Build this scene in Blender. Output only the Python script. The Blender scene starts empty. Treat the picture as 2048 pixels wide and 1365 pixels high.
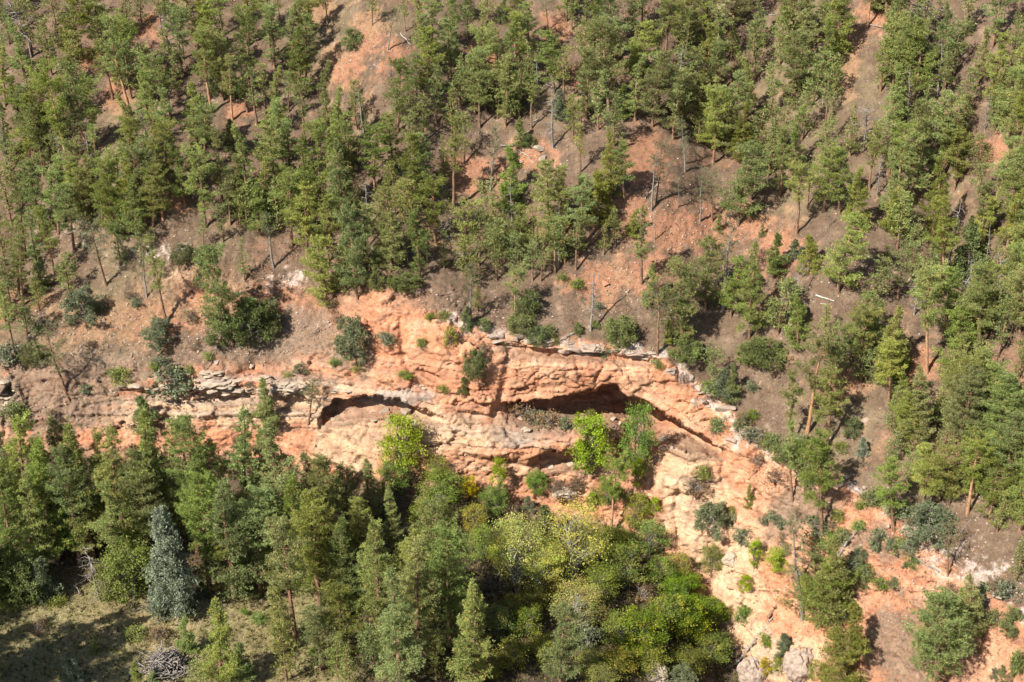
import bpy, math, random
import numpy as np
from mathutils import Vector

# ------------------------------------------------------------------ camera, sky, sun, exposure
scene = bpy.context.scene
W0, H0, FPX, PITCH = 2048.0, 1365.0, 2813.0, math.radians(25.0)
CX, CY = W0 / 2, H0 / 2
cam_d = bpy.data.cameras.new("camera"); cam = bpy.data.objects.new("camera", cam_d)
scene.collection.objects.link(cam); scene.camera = cam
cam.location = (0, 0, 0); cam.rotation_euler = (math.pi / 2 - PITCH, 0, 0)
cam_d.sensor_width = 36.0; cam_d.lens = 36.0 * FPX / W0
cam_d.clip_start = 1.0; cam_d.clip_end = 3000.0

LIGHT = Vector((0.56, 0.51, -0.69)).normalized()          # direction the sunlight travels
world = bpy.data.worlds.new("World"); scene.world = world; world.use_nodes = True
wn = world.node_tree.nodes; wl = world.node_tree.links
sky = wn.new("ShaderNodeTexSky"); sky.sky_type = 'NISHITA'; sky.sun_disc = False
sky.sun_elevation = math.asin(-LIGHT.z)
sky.sun_rotation = math.atan2(-LIGHT.x, -LIGHT.y)
wl.new(sky.outputs[0], wn["Background"].inputs[0]); wn["Background"].inputs[1].default_value = 0.066
sun_d = bpy.data.lights.new("sun", 'SUN'); sun_d.energy = 5.0; sun_d.angle = math.radians(0.53)
sun_d.color = (1.0, 0.955, 0.88)
sun = bpy.data.objects.new("sun", sun_d); scene.collection.objects.link(sun)
sun.rotation_euler = LIGHT.to_track_quat('-Z', 'Y').to_euler(); sun.location = (-120, -80, 120)
vs = scene.view_settings
vs.view_transform = 'Standard'; vs.look = 'None'; vs.exposure = 1.1; vs.gamma = 1.0; vs.use_curve_mapping = False
scene.render.engine = 'CYCLES'
scene.cycles.max_bounces = 6; scene.cycles.diffuse_bounces = 3; scene.cycles.transmission_bounces = 3
scene.cycles.transparent_max_bounces = 4
COL = scene.collection
R = np.random.default_rng(11)
random.seed(5)

# ------------------------------------------------------------------ numpy noise
def _h(ix, iy, iz, s):
    n = (ix.astype(np.int64) * 374761393 + iy.astype(np.int64) * 668265263 + iz.astype(np.int64) * 2147483647 + s * 974634777) & 0xFFFFFFFF
    n = ((n ^ (n >> 13)) * 1274126177) & 0xFFFFFFFF
    n = ((n ^ (n >> 16)) * 2246822519) & 0xFFFFFFFF
    return ((n ^ (n >> 15)) & 0xFFFFFF) / float(0xFFFFFF)
def vnoise(p, s=0):
    i = np.floor(p); f = p - i; i = i.astype(np.int64); f = f * f * f * (f * (f * 6 - 15) + 10)
    r = 0
    for a in (0, 1):
        wx = f[..., 0] if a else 1 - f[..., 0]
        for b in (0, 1):
            wy = f[..., 1] if b else 1 - f[..., 1]
            for c in (0, 1):
                wz = f[..., 2] if c else 1 - f[..., 2]
                r = r + wx * wy * wz * _h(i[..., 0] + a, i[..., 1] + b, i[..., 2] + c, s)
    return r * 2 - 1
def fbm(p, sc, o=4, s=0, gain=0.5):
    r = 0; a = 1.0; t = 0
    for k in range(o):
        r = r + a * vnoise(p / sc * (2.03 ** k), s + k * 7); t += a; a *= gain
    return r / t
def worley(p, s=0):
    i = np.floor(p).astype(np.int64); best = np.full(p.shape[:-1], 9.0); sec = best.copy(); cid = np.zeros(p.shape[:-1])
    for a in (-1, 0, 1):
        for b in (-1, 0, 1):
            for c in (-1, 0, 1):
                q = i + np.array([a, b, c])
                h = [_h(q[..., 0], q[..., 1], q[..., 2], s + k) for k in range(4)]
                d = sum((q[..., k] + h[k] - p[..., k]) ** 2 for k in range(3))
                m = d < best
                sec = np.where(m, best, np.minimum(sec, d)); cid = np.where(m, h[3], cid); best = np.where(m, d, best)
    return np.sqrt(best), np.sqrt(sec), cid
def sstep(a, b, x):
    t = np.clip((x - a) / (b - a), 0, 1); return t * t * (3 - 2 * t)

# ------------------------------------------------------------------ terrain as a sheet of surface slopes
CT, ST = math.cos(PITCH), math.sin(PITCH)
def axis(segs):
    out = []
    for a, b, d in segs: out.append(np.arange(a, b, d))
    return np.concatenate(out)
PXS = axis([(-800, -200, 25), (-200, 0, 10), (0, 2048, 2.8), (2048, 2200, 10), (2200, 2801, 25)])
PYS = axis([(-520, -20, 20), (-20, 540, 4.5), (540, 1180, 2.3), (1180, 1370, 3.6), (1370, 1721, 14)])
NX, NY = len(PXS), len(PYS)
GX, GY = np.meshgrid(PXS, PYS)
def slope_of(py):
    b = (py - CY) / FPX
    return (ST + b * CT) / (CT - b * ST)
def curve(pts):
    a = np.array(pts, float); return lambda x: np.interp(x, a[:, 0], a[:, 1])
RIM = curve([(-800, 770), (0, 745), (200, 742), (400, 735), (560, 735), (660, 700), (760, 610), (880, 632), (980, 668), (1200, 690), (1320, 712), (1380, 755), (1440, 815), (1540, 890), (1690, 975), (1800, 1050), (1900, 1130), (2048, 1230), (2800, 1560)])
BASE = curve([(-800, 880), (0, 885), (200, 890), (400, 900), (600, 930), (800, 955), (950, 975), (1100, 1010), (1250, 1045), (1330, 1095), (1400, 1175), (1460, 1265), (1540, 1360), (1650, 1450), (1800, 1500), (2048, 1610), (2800, 1760)])
YRIM = curve([(-800, 172), (0, 171), (500, 170), (760, 171), (900, 169), (1000, 168), (1200, 167), (1320, 165), (1420, 162), (1540, 155), (1690, 146), (1800, 139.5), (1900, 133), (2048, 124), (2800, 92)])
CLIFF = curve([(-800, 50), (0, 54), (300, 56), (600, 60), (750, 60), (900, 63), (1100, 66), (1300, 66), (1400, 62), (1540, 56), (1700, 50), (1900, 46), (2048, 44), (2800, 40)])
ABOVE = curve([(-800, 42), (0, 42), (300, 46), (600, 46), (760, 40), (1000, 36), (2800, 34)])
TOPL = curve([(-800, 600), (0, 600), (200, 560), (330, 550), (600, 560), (760, 540), (1000, 560), (2800, 700)])
rim, bas, topl = RIM(GX), BASE(GX), TOPL(GX)
sig = np.full(GX.shape, 31.0)
sig = np.where(GY > topl, ABOVE(GX), sig)
sig = np.where(GY > rim, CLIFF(GX), sig)
sig = np.where(GY > bas, 30, sig)
sig = np.where(GY > bas + 70, 12, sig)
sig = np.where(GY > np.maximum(bas + 150, 1150), 4, sig)
# ledge with scrub below the great overhang, and buttresses
def blob(x, y, rx, ry):
    return np.exp(-(((GX - x) / rx) ** 2 + ((GY - y) / ry) ** 2))
sig = sig - 30 * blob(1140, 842, 120, 26) + 12 * blob(1100, 905, 140, 30) + 8 * blob(1120, 750, 180, 30)
k = 9
ker = np.hanning(k + 2)[1:-1]; ker /= ker.sum()
def blur(a, n=1):
    for _ in range(n):
        p = np.pad(a, ((k // 2, k // 2), (k // 2, k // 2)), mode='edge')
        p = sum(ker[i] * p[i:i + a.shape[0], :] for i in range(k))
        a = sum(ker[i] * p[:, i:i + a.shape[1]] for i in range(k))
    return a
sig = blur(sig, 2)
MM = slope_of(PYS)
cot = 1 / np.tan(np.radians(sig))
LNY = np.zeros(GX.shape)
for j in range(1, NY):                                  # rows run downwards in the picture, m grows
    dm = MM[j] - MM[j - 1]; mm = 0.5 * (MM[j] + MM[j - 1]); c = 0.5 * (cot[j] + cot[j - 1])
    LNY[j] = LNY[j - 1] - dm * c / (1 + mm * c)
ridx = np.array([np.interp(RIM(x), PYS, LNY[:, i]) for i, x in enumerate(PXS)])
YS = 1.25                                              # metres per unit of the rim distances
YY = YS * YRIM(PXS)[None, :] * np.exp(LNY - ridx[None, :])
YY = blur(YY, 1)
# broad spurs and gullies of the upper hillside
hillw = sstep(0, 140, rim - GY)
spur = 5.0 * blob(300, 330, 200, 120) - 6 * blob(60, 470, 130, 130) - 7 * blob(1900, 430, 90, 210) + 4 * blob(1640, 560, 130, 120) - 4 * blob(930, 430, 120, 150) + 4 * blob(1200, 330, 130, 160) - 4 * blob(1500, 180, 120, 160) + 3 * blob(760, 110, 120, 120)
YY = YY - YS * spur * hillw
def toward(P):                                          # (px, Y) grid -> world
    b = (GY - CY) / FPX; a = (GX - CX) / FPX
    dy = CT - b * ST; dz = -(ST + b * CT)
    return np.stack([P * a / dy, P, P * dz / dy], -1)
# overhangs: every lip is (x, y of the edge, depth of the recess, picture height of the recess)
LIPS = [
 [(985, 812, 0.3, 40), (1015, 803, 1.6, 50), (1060, 799, 2.0, 55), (1105, 794, 2.6, 62), (1150, 785, 3.6, 70), (1190, 776, 4.6, 80), (1232, 770, 5.4, 88), (1250, 790, 5.2, 75), (1290, 803, 4.8, 78), (1320, 822, 4.4, 68), (1350, 842, 3.8, 52), (1400, 868, 3.2, 38), (1438, 890, 2.4, 26), (1452, 897, 0.2, 14)],
 [(636, 838, 0.2, 26), (648, 818, 1.8, 36), (668, 799, 2.1, 44), (720, 792, 2.2, 46), (770, 790, 2.1, 42), (800, 799, 2.2, 38), (830, 812, 2.2, 36), (860, 824, 1.8, 28), (892, 838, 0.4, 16)],
 [(808, 828, 0.2, 20), (822, 816, 1.6, 36), (850, 818, 1.6, 34), (876, 832, 0.3, 20)],
 [(1055, 925, 0.2, 20), (1080, 906, 1.6, 40), (1110, 901, 1.8, 38), (1160, 900, 1.8, 34), (1200, 897, 1.2, 26), (1215, 900, 0.2, 16)],
 [(985, 682, 0.2, 12), (1020, 687, 0.9, 18), (1080, 695, 1.0, 18), (1130, 700, 1.0, 18), (1200, 706, 0.8, 16), (1300, 716, 0.6, 14), (1330, 720, 0.1, 10)],
 [(832, 735, 0.1, 10), (850, 741, 0.8, 16), (870, 750, 0.9, 16), (888, 758, 0.2, 10)],
 [(905, 822, 0.1, 10), (930, 822, 0.9, 18), (968, 826, 0.7, 14), (985, 832, 0.1, 8)],
 [(380, 782, 0.2, 12), (410, 788, 1.0, 18), (470, 792, 0.9, 18), (500, 786, 0.6, 16), (545, 795, 0.8, 18), (600, 798, 0.9, 20), (630, 805, 0.2, 12)],
 [(225, 780, 0.1, 8), (260, 778, 0.7, 14), (330, 784, 0.6, 14), (380, 796, 0.2, 8)],
 [(1580, 1097, 0.1, 10), (1600, 1096, 1.0, 20), (1622, 1108, 0.1, 8)],
 [(1400, 842, 0.1, 8), (1415, 836, 0.6, 12), (1428, 848, 0.1, 8)],
 [(930, 905, 0.1, 8), (980, 915, 0.7, 16), (1040, 925, 0.8, 18), (1060, 930, 0.2, 10)],
 [(1130, 938, 0.1, 8), (1160, 934, 0.7, 14), (1210, 930, 0.5, 14), (1250, 925, 0.1, 8)],
 [(1320, 1000, 0.1, 8), (1350, 985, 0.6, 16), (1400, 990, 0.6, 16), (1430, 1000, 0.1, 8)],
 [(1445, 1150, 0.1, 8), (1465, 1140, 0.8, 18), (1490, 1150, 0.2, 8)],
 [(1820, 1120, 0.1, 8), (1840, 1112, 0.6, 14), (1880, 1130, 0.1, 8)],
 [(0, 790, 0.7, 40), (18, 770, 0.9, 60), (38, 792, 0.8, 60), (46, 815, 0.1, 20)],
]
P0 = toward(YY)
warp = fbm(P0, 2.6, 4, 31) * 7.0 + 2.5 * (worley(P0 / 1.3, 33)[2] - 0.5) * 2
rec = np.zeros(GX.shape)
for L in LIPS:
    a = np.array(L, float)
    y0 = np.interp(GX, a[:, 0], a[:, 1]); d = np.interp(GX, a[:, 0], a[:, 2], left=0, right=0); hgt = np.interp(GX, a[:, 0], a[:, 3])
    t = (GY - y0 - warp * np.clip(hgt / 50, 0.25, 1)) / hgt
    prof = np.where((t > 0) & (t < 1), np.clip(1 - t, 0, 1) ** 0.42, 0) * sstep(0, 0.05, t)
    d = d * np.where(d > 1.5, 1.75, 1.25); rec = np.maximum(rec, d * prof)
    rec = rec - 0.22 * d * np.exp(-((t + 0.25) / 0.28) ** 2) * (t < 0)     # lip bulges out a little
# cracks (polyline, half width in picture units, depth)
CRACKS = [([(1018, 695), (1016, 730), (1012, 760), (1006, 785), (995, 812), (985, 835)], 7, 0.5),
          ([(1210, 706), (1206, 735), (1190, 760)], 4, 0.4), ([(1150, 705), (1155, 740), (1175, 770)], 4, 0.3),
          ([(800, 640), (803, 690), (812, 730), (830, 760), (880, 800)], 7, 0.5), ([(1250, 720), (1262, 760), (1290, 790)], 4, 0.4),
          ([(930, 690), (945, 740), (935, 790)], 5, 0.4), ([(1365, 960), (1350, 1010), (1360, 1080)], 7, 0.8),
          ([(1445, 900), (1450, 980), (1465, 1060), (1455, 1110)], 8, 0.6), ([(1870, 1140), (1860, 1190), (1890, 1230)], 6, 0.5),
          ([(1010, 860), (1040, 890), (1100, 880)], 4, 0.4), ([(1260, 860), (1245, 900), (1230, 930)], 5, 0.6), ([(20, 770), (8, 820), (10, 870)], 5, 0.6)]
for pts, w, d in CRACKS:
    a = np.array(pts, float); dist = np.full(GX.shape, 1e9)
    for i in range(len(a) - 1):
        p, q = a[i], a[i + 1]; v = q - p
        t = np.clip(((GX - p[0]) * v[0] + (GY - p[1]) * v[1]) / (v @ v), 0, 1)
        dist = np.minimum(dist, np.hypot(GX - p[0] - t * v[0], GY - p[1] - t * v[1]))
    rec += d * np.exp(-((dist + warp * 0.5) / w) ** 2)
bulge = 1.6 * blob(960, 765, 60, 55) + 1.0 * blob(1120, 740, 110, 28) + 1.1 * blob(900, 700, 60, 40) + 1.4 * blob(1010, 900, 90, 35) + 1.2 * blob(1130, 885, 70, 25) + 1.5 * blob(1370, 960, 35, 60) + 1.4 * blob(1470, 1170, 28, 60) + 1.2 * blob(1400, 1080, 30, 50) + 1.5 * blob(560, 770, 40, 26) + 1.5 * blob(430, 762, 45, 26) + 1.2 * blob(1500, 1330, 50, 50) + 1.0 * blob(1590, 1310, 40, 60) + 1.2 * blob(15, 800, 30, 50) + 0.8 * blob(680, 900, 50, 40) - 2.2 * blob(1270, 900, 60, 60) - 1.2 * blob(770, 850, 60, 30)
YY = YY + YS * (rec - bulge)
P = toward(YY)
# small relief along the surface normal
def normals(P):
    du = np.gradient(P, axis=1); dv = np.gradient(P, axis=0)
    n = np.cross(du, -dv); n /= np.linalg.norm(n, axis=-1, keepdims=True) + 1e-9
    return np.where((n[..., 1] > 0.6)[..., None], -n, n)
Ns = normals(toward(blur(YY, 2)))
rimn = 26 * fbm(P, 5, 3, 95) + 10 * fbm(P, 1.4, 2, 96)
cliffw = blur(((GY > rim - 6 + rimn * np.where(GX < 900, 1.4, 0.6)) & (GY < bas + 20)).astype(float) * sstep(40, 56, CLIFF(GX) + 6), 1)
cliffw = np.clip(cliffw + 0.95 * blob(725, 660, 75, 70) + 0.6 * blob(640, 700, 60, 36) + 0.7 * blob(400, 580, 50, 40) + 0.6 * blob(780, 600, 60, 30), 0, 1)
strat = P[..., 2] + 0.9 * fbm(P, 6, 3, 3)
stp = strat / 0.75; fr = stp - np.floor(stp)
layer = _h(np.floor(stp).astype(np.int64), np.zeros_like(stp, dtype=np.int64), np.zeros_like(stp, dtype=np.int64), 5)
stp2 = strat / 0.27 + 3; layer2 = _h(np.floor(stp2).astype(np.int64), np.ones_like(stp, dtype=np.int64), np.zeros_like(stp, dtype=np.int64), 6)
w1, w2, cid = worley(P / np.array([1.5, 1.5, 0.8]), 9)
w3, w4, cid2 = worley(P / np.array([0.62, 0.62, 0.36]), 19)
layw = np.clip(0.35 + 0.9 * blob(350, 800, 260, 60) + 0.7 * blob(600, 790, 130, 60) + 0.6 * blob(1000, 880, 160, 60) + 0.8 * blob(1160, 690, 200, 22) + 0.5 * blob(1390, 980, 60, 80), 0, 1)
ridge = 1 - np.abs(fbm(P * np.array([1, 1, 1.6]), 2.6, 4, 45)) * 2.2
w5, w6, cid3 = worley((P + 1.2 * np.stack([fbm(P, 3, 2, 91), fbm(P, 3, 2, 92), fbm(P, 3, 2, 93)], -1)) / np.array([4.2, 4.2, 2.4]), 29)
disp = cliffw * (0.9 * fbm(P, 7, 3, 41) + 1.0 * (cid3 - 0.5) - 0.35 * (1 - sstep(0, 0.06, w6 - w5)) + 0.18 * fbm(P, 1.6, 4, 43) - 0.40 * sstep(0.80, 1.0, ridge) + layw * (0.75 * (layer - 0.5) + 0.4 * (layer2 - 0.5)) + 0.50 * (cid - 0.5) * sstep(-0.05, 0.4, fbm(P, 4, 2, 51)) + 0.22 * (cid2 - 0.5) * sstep(-0.2, 0.3, fbm(P, 3, 2, 52))
                 - 0.22 * (1 - sstep(0, 0.10, w2 - w1)) * sstep(-0.1, 0.4, fbm(P, 5, 2, 57)) + 0.10 * fbm(P, 0.5, 3, 47))
disp += cliffw * sstep(1380, 1520, GX) * (0.9 * fbm(P * np.array([1, 0.3, 0.3]), 1.8, 4, 98) + 0.45 * (cid - 0.5) + 0.3 * fbm(P, 0.9, 3, 99))
edge = np.abs(np.gradient(rec, axis=0)) + 0.5 * np.abs(np.gradient(rec, axis=1)); disp *= 1 - 0.85 * np.clip(blur(np.clip(edge * 2.5, 0, 1), 1) * 1.6, 0, 1)
ground = 1 - cliffw
disp += ground * (0.5 * fbm(P, 9, 3, 61) + 0.26 * fbm(P, 1.8, 3, 63) + 0.13 * fbm(P, 0.6, 2, 65))
rough = np.clip(0.55 * blob(330, 650, 300, 90) + 0.4 * blob(1400, 470, 160, 60) + blob(340, 520, 130, 60) + blob(560, 560, 110, 40) + blob(950, 610, 120, 40) + 0.6 * blob(130, 480, 90, 50) + blob(1500, 870, 70, 40) + blob(1850, 1080, 150, 60) + 0.5 * blob(720, 130, 60, 60), 0, 1)
disp += rough * (0.5 * (cid2 - 0.5) + 0.3 * (cid - 0.5))
P = P + Ns * disp[..., None]

def lookup(px, py):
    i = np.interp(px, PXS, np.arange(NX)); j = np.interp(py, PYS, np.arange(NY))
    i0 = min(int(i), NX - 2); j0 = min(int(j), NY - 2); u, v = i - i0, j - j0
    return (P[j0, i0] * (1 - u) + P[j0, i0 + 1] * u) * (1 - v) + (P[j0 + 1, i0] * (1 - u) + P[j0 + 1, i0 + 1] * u) * v
def normal_at(px, py):
    i = int(round(np.interp(px, PXS, np.arange(NX)))); j = int(round(np.interp(py, PYS, np.arange(NY))))
    return Ns[j, i]

# ------------------------------------------------------------------ colours of the ground (what the thing itself has)
def mixc(c, new, w): return c * (1 - w[..., None]) + np.array(new) * w[..., None]
def line_w(pts, w):
    a = np.array(pts, float); d = np.full(GX.shape, 1e9)
    for i in range(len(a) - 1):
        p, q = a[i], a[i + 1]; v = q - p; t = np.clip(((GX - p[0]) * v[0] + (GY - p[1]) * v[1]) / (v @ v), 0, 1)
        d = np.minimum(d, np.hypot(GX - p[0] - t * v[0], GY - p[1] - t * v[1]))
    return np.exp(-(d / w) ** 2)
n1, n2, n3, n4 = fbm(P, 7, 4, 71), fbm(P, 2.0, 4, 73), fbm(P, 0.7, 3, 75), fbm(P, 18, 3, 77)
LITTER, RED, ORANGE, PEACH = (0.198, 0.130, 0.084), (0.47, 0.22, 0.122), (0.66, 0.288, 0.152), (0.735, 0.39, 0.228)
TAN, WHITE, GREY, DRY = (0.70, 0.44, 0.265), (0.64, 0.53, 0.46), (0.36, 0.31, 0.265), (0.27, 0.215, 0.115)
C = np.zeros(GX.shape + (3,)) + np.array(LITTER)
C = mixc(C, (0.265, 0.185, 0.122), sstep(-0.1, 0.5, n2) * 0.7)
reds = 0.42 * sstep(760, 640, GX) * sstep(540, 600, GY)
for x, y, rx, ry in [(740, 60, 55, 70), (690, 140, 50, 45), (790, 110, 45, 45), (1150, 150, 22, 40), (1060, 310, 70, 34), (950, 345, 75, 45), (1110, 60, 40, 40), (1340, 455, 150, 55), (1460, 455, 130, 50), (1560, 500, 60, 60), (1260, 420, 70, 40), (1200, 560, 70, 50), (1290, 540, 80, 60), (190, 120, 34, 26), (235, 190, 34, 46), (300, 55, 36, 30), (480, 225, 40, 30), (1290, 310, 60, 70), (1770, 30, 50, 34), (1840, 740, 50, 50), (1690, 770, 70, 30), (200, 640, 120, 60), (330, 640, 160, 50), (560, 620, 120, 60), (650, 700, 90, 50), (80, 780, 60, 40), (410, 600, 80, 40), (1830, 1180, 120, 60), (1980, 1280, 90, 60), (1600, 1020, 90, 60), (340, 405, 40, 26), (970, 130, 40, 40), (640, 25, 40, 40), (1700, 130, 24, 80), (1980, 300, 60, 26), (870, 470, 60, 30), (1120, 470, 60, 40)]:
    reds = np.maximum(reds, blob(x, y, rx, ry))
C = mixc(C, RED, np.clip(sstep(0.24, 0.74, reds * 0.9 + 0.55 * n2 + 0.3 * n1 + 0.25 * n3), 0, 1) * 0.85)
C = mixc(C, RED, sstep(0.28, 0.6, n1 + 0.5 * n3) * 0.25)
C = mixc(C, DRY, sstep(0.1, 0.5, n4 + 0.4 * n2) * 0.45)
# rock of the cliff
rock = mixc(np.zeros(C.shape) + np.array(ORANGE), PEACH, sstep(-0.3, 0.45, n1 + 0.5 * n2))
rock = mixc(rock, RED, sstep(0.15, 0.55, fbm(P, 3.2, 4, 81)) * 0.55)
tanw = np.clip(0.8 * blob(330, 820, 300, 45) + 0.8 * blob(560, 800, 130, 45) + 0.8 * blob(860, 860, 90, 60) + blob(1370, 940, 80, 90) + 0.9 * blob(1390, 1060, 60, 90) + blob(1480, 1180, 60, 120) + 0.7 * blob(1020, 870, 120, 40) + blob(690, 900, 80, 60) + blob(1570, 1320, 120, 60), 0, 1)
rock = mixc(rock, TAN, sstep(0.3, 0.8, tanw + 0.4 * n2))
grayw = np.clip(blob(430, 765, 60, 26) + blob(570, 772, 60, 26) + 0.9 * blob(1030, 880, 60, 30) + 0.9 * blob(760, 800, 90, 12) + 0.8 * blob(820, 790, 60, 20) + 0.7 * blob(1180, 850, 80, 24) + blob(15, 800, 32, 60) + 0.6 * blob(1560, 1300, 60, 80) + 0.6 * blob(1390, 970, 30, 20), 0, 1)
rock = mixc(rock, GREY, sstep(0.35, 0.9, grayw + 0.5 * n2 + 0.2 * n3) * 0.85)
lay3 = _h(np.floor(strat / 0.5).astype(np.int64), np.full(stp.shape, 3, np.int64), np.zeros_like(stp, dtype=np.int64), 8)
bed = np.clip(layw * 1.1 - 0.25, 0, 1)
rock = mixc(rock, (0.68, 0.53, 0.38), sstep(0.62, 0.8, lay3) * bed * 0.75); rock = mixc(rock, (0.40, 0.32, 0.26), sstep(0.3, 0.12, lay3) * bed * 0.6)
stain = fbm(P * np.array([1, 1, 0.10]), 1.1, 3, 97)
rock = mixc(rock, (0.33, 0.19, 0.125), sstep(0.12, 0.5, stain) * sstep(0.86, 0.6, Ns[..., 2]) * 0.5)
rock = rock * (0.86 + 0.2 * layer + 0.14 * layer2)[..., None]
C = mixc(C, (0, 0, 0), cliffw * 0); C = C * (1 - cliffw[..., None]) + rock * cliffw[..., None]
# thin scrubby soil that has gathered on flatter parts of the cliff
soilw = sstep(0.66, 0.86, Ns[..., 2] + 0.12 * n2) * cliffw
C = mixc(C, (0.33, 0.215, 0.145), soilw * 0.6)
whitew = np.clip(line_w([(880, 632), (940, 650), (985, 664), (1080, 676), (1150, 688), (1250, 694), (1320, 708), (1375, 742), (1430, 812), (1470, 850), (1540, 895), (1600, 915), (1690, 962), (1760, 1010), (1800, 1045), (1850, 1080), (1900, 1125), (1990, 1170), (2048, 1225), (2200, 1300)], 13 + 6 * n2) + 0.9 * blob(560, 555, 90, 30) + 0.8 * blob(330, 500, 80, 40) + 0.7 * blob(130, 470, 70, 30) + 0.9 * blob(1495, 870, 55, 35) + 0.7 * blob(1880, 1110, 90, 40) + 0.8 * blob(1960, 1150, 90, 40) + 0.6 * blob(880, 600, 80, 30) + 0.5 * blob(360, 720, 120, 50) * 0.6, 0, 1)
C = mixc(C, WHITE, sstep(0.5, 0.95, whitew * 0.72 + 0.6 * n3 + 0.65 * n2) * 0.75)
scrub = np.clip(0.75 * blob(60, 800, 180, 90) + 0.6 * blob(260, 740, 120, 40) + blob(1790, 1300, 90, 110) + 0.8 * blob(1640, 1010, 60, 50) + 0.7 * blob(1560, 1040, 40, 60) + 0.8 * blob(1940, 1200, 60, 40) + 0.7 * blob(1760, 1090, 90, 50) + 0.7 * blob(120, 790, 110, 70) + 0.7 * blob(480, 690, 140, 40) + 0.6 * blob(700, 720, 60, 60) + 0.6 * blob(1390, 970, 40, 30) + 0.6 * blob(1130, 835, 110, 20) + 0.8 * blob(600, 650, 90, 50), 0, 1)
C = mixc(C, (0.27, 0.19, 0.13), sstep(0.3, 0.7, scrub + 0.5 * n2 + 0.25 * n3) * 0.85)
# valley: grass of the meadow, leaf litter under the thicket
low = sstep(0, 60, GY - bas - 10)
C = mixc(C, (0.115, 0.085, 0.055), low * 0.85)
meadow = low * sstep(760, 600, GX + 60 * n1) * sstep(1120, 1230, GY)
C = mixc(C, (0.40, 0.335, 0.165), meadow); C = mixc(C, (0.44, 0.33, 0.175), meadow * sstep(-0.1, 0.5, n1) * 0.7)
C = mixc(C, (0.24, 0.23, 0.09), meadow * sstep(0.0, 0.5, n2) * 0.5)
fill = sstep(0.2, 0.5, fbm(P, 0.35, 2, 85)) * 0.25 * (1 - low)
C = mixc(C, (0.62, 0.47, 0.36), fill * (0.4 + 0.6 * reds))
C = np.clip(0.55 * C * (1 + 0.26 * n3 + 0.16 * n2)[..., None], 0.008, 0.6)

# ------------------------------------------------------------------ materials
def mat_new(name):
    m = bpy.data.materials.new(name); m.use_nodes = True
    return m, m.node_tree.nodes, m.node_tree.links, m.node_tree.nodes["Principled BSDF"]
def mat_attr(name, rough=0.95, amp=0.40, scale=5.0, bump=0.9, dist=0.13, scale2=1.4, crack=False):
    m, n, l, b = mat_new(name)
    at = n.new("ShaderNodeAttribute"); at.attribute_name = "Col"
    tc = n.new("ShaderNodeTexCoord")
    no = n.new("ShaderNodeTexNoise"); no.inputs["Scale"].default_value = scale; no.inputs["Detail"].default_value = 8; no.inputs["Roughness"].default_value = 0.65
    l.new(tc.outputs["Object"], no.inputs["Vector"])
    mr = n.new("ShaderNodeMapRange"); mr.inputs[1].default_value = 0.25; mr.inputs[2].default_value = 0.75
    mr.inputs[3].default_value = 1 - amp; mr.inputs[4].default_value = 1 + amp
    l.new(no.outputs["Fac"], mr.inputs[0])
    mx = n.new("ShaderNodeVectorMath"); mx.operation = 'SCALE'
    l.new(at.outputs["Color"], mx.inputs[0]); l.new(mr.outputs[0], mx.inputs["Scale"])
    l.new(mx.outputs[0], b.inputs["Base Color"])
    b.inputs["Roughness"].default_value = rough; b.inputs["Specular IOR Level"].default_value = 0.15
    n2 = n.new("ShaderNodeTexNoise"); n2.inputs["Scale"].default_value = scale2; n2.inputs["Detail"].default_value = 10; n2.inputs["Roughness"].default_value = 0.7
    l.new(tc.outputs["Object"], n2.inputs["Vector"])
    bp = n.new("ShaderNodeBump"); bp.inputs["Strength"].default_value = bump; bp.inputs["Distance"].default_value = dist
    l.new(n2.outputs["Fac"], bp.inputs["Height"]); l.new(bp.outputs[0], b.inputs["Normal"])
    if crack:
        mp = n.new("ShaderNodeMapping"); mp.inputs["Scale"].default_value = (0.75, 0.75, 1.5); l.new(tc.outputs["Object"], mp.inputs[0])
        dn = n.new("ShaderNodeTexNoise"); dn.inputs["Scale"].default_value = 0.9; dn.inputs["Detail"].default_value = 5; l.new(tc.outputs["Object"], dn.inputs["Vector"])
        ad = n.new("ShaderNodeVectorMath"); ad.operation = 'MULTIPLY_ADD'; ad.inputs[1].default_value = (1.6, 1.6, 1.6)
        l.new(dn.outputs["Color"], ad.inputs[0]); l.new(mp.outputs[0], ad.inputs[2])
        vo = n.new("ShaderNodeTexVoronoi"); vo.feature = 'DISTANCE_TO_EDGE'; vo.inputs["Scale"].default_value = 0.38; l.new(ad.outputs[0], vo.inputs["Vector"])
        cl = n.new("ShaderNodeMapRange"); cl.inputs[2].default_value = 0.05; l.new(vo.outputs["Distance"], cl.inputs[0])
        b2 = n.new("ShaderNodeBump"); b2.inputs["Strength"].default_value = 0.35; b2.inputs["Distance"].default_value = 0.2
        l.new(cl.outputs[0], b2.inputs["Height"]); l.new(bp.outputs[0], b2.inputs["Normal"]); l.new(b2.outputs[0], b.inputs["Normal"])
    return m
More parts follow.
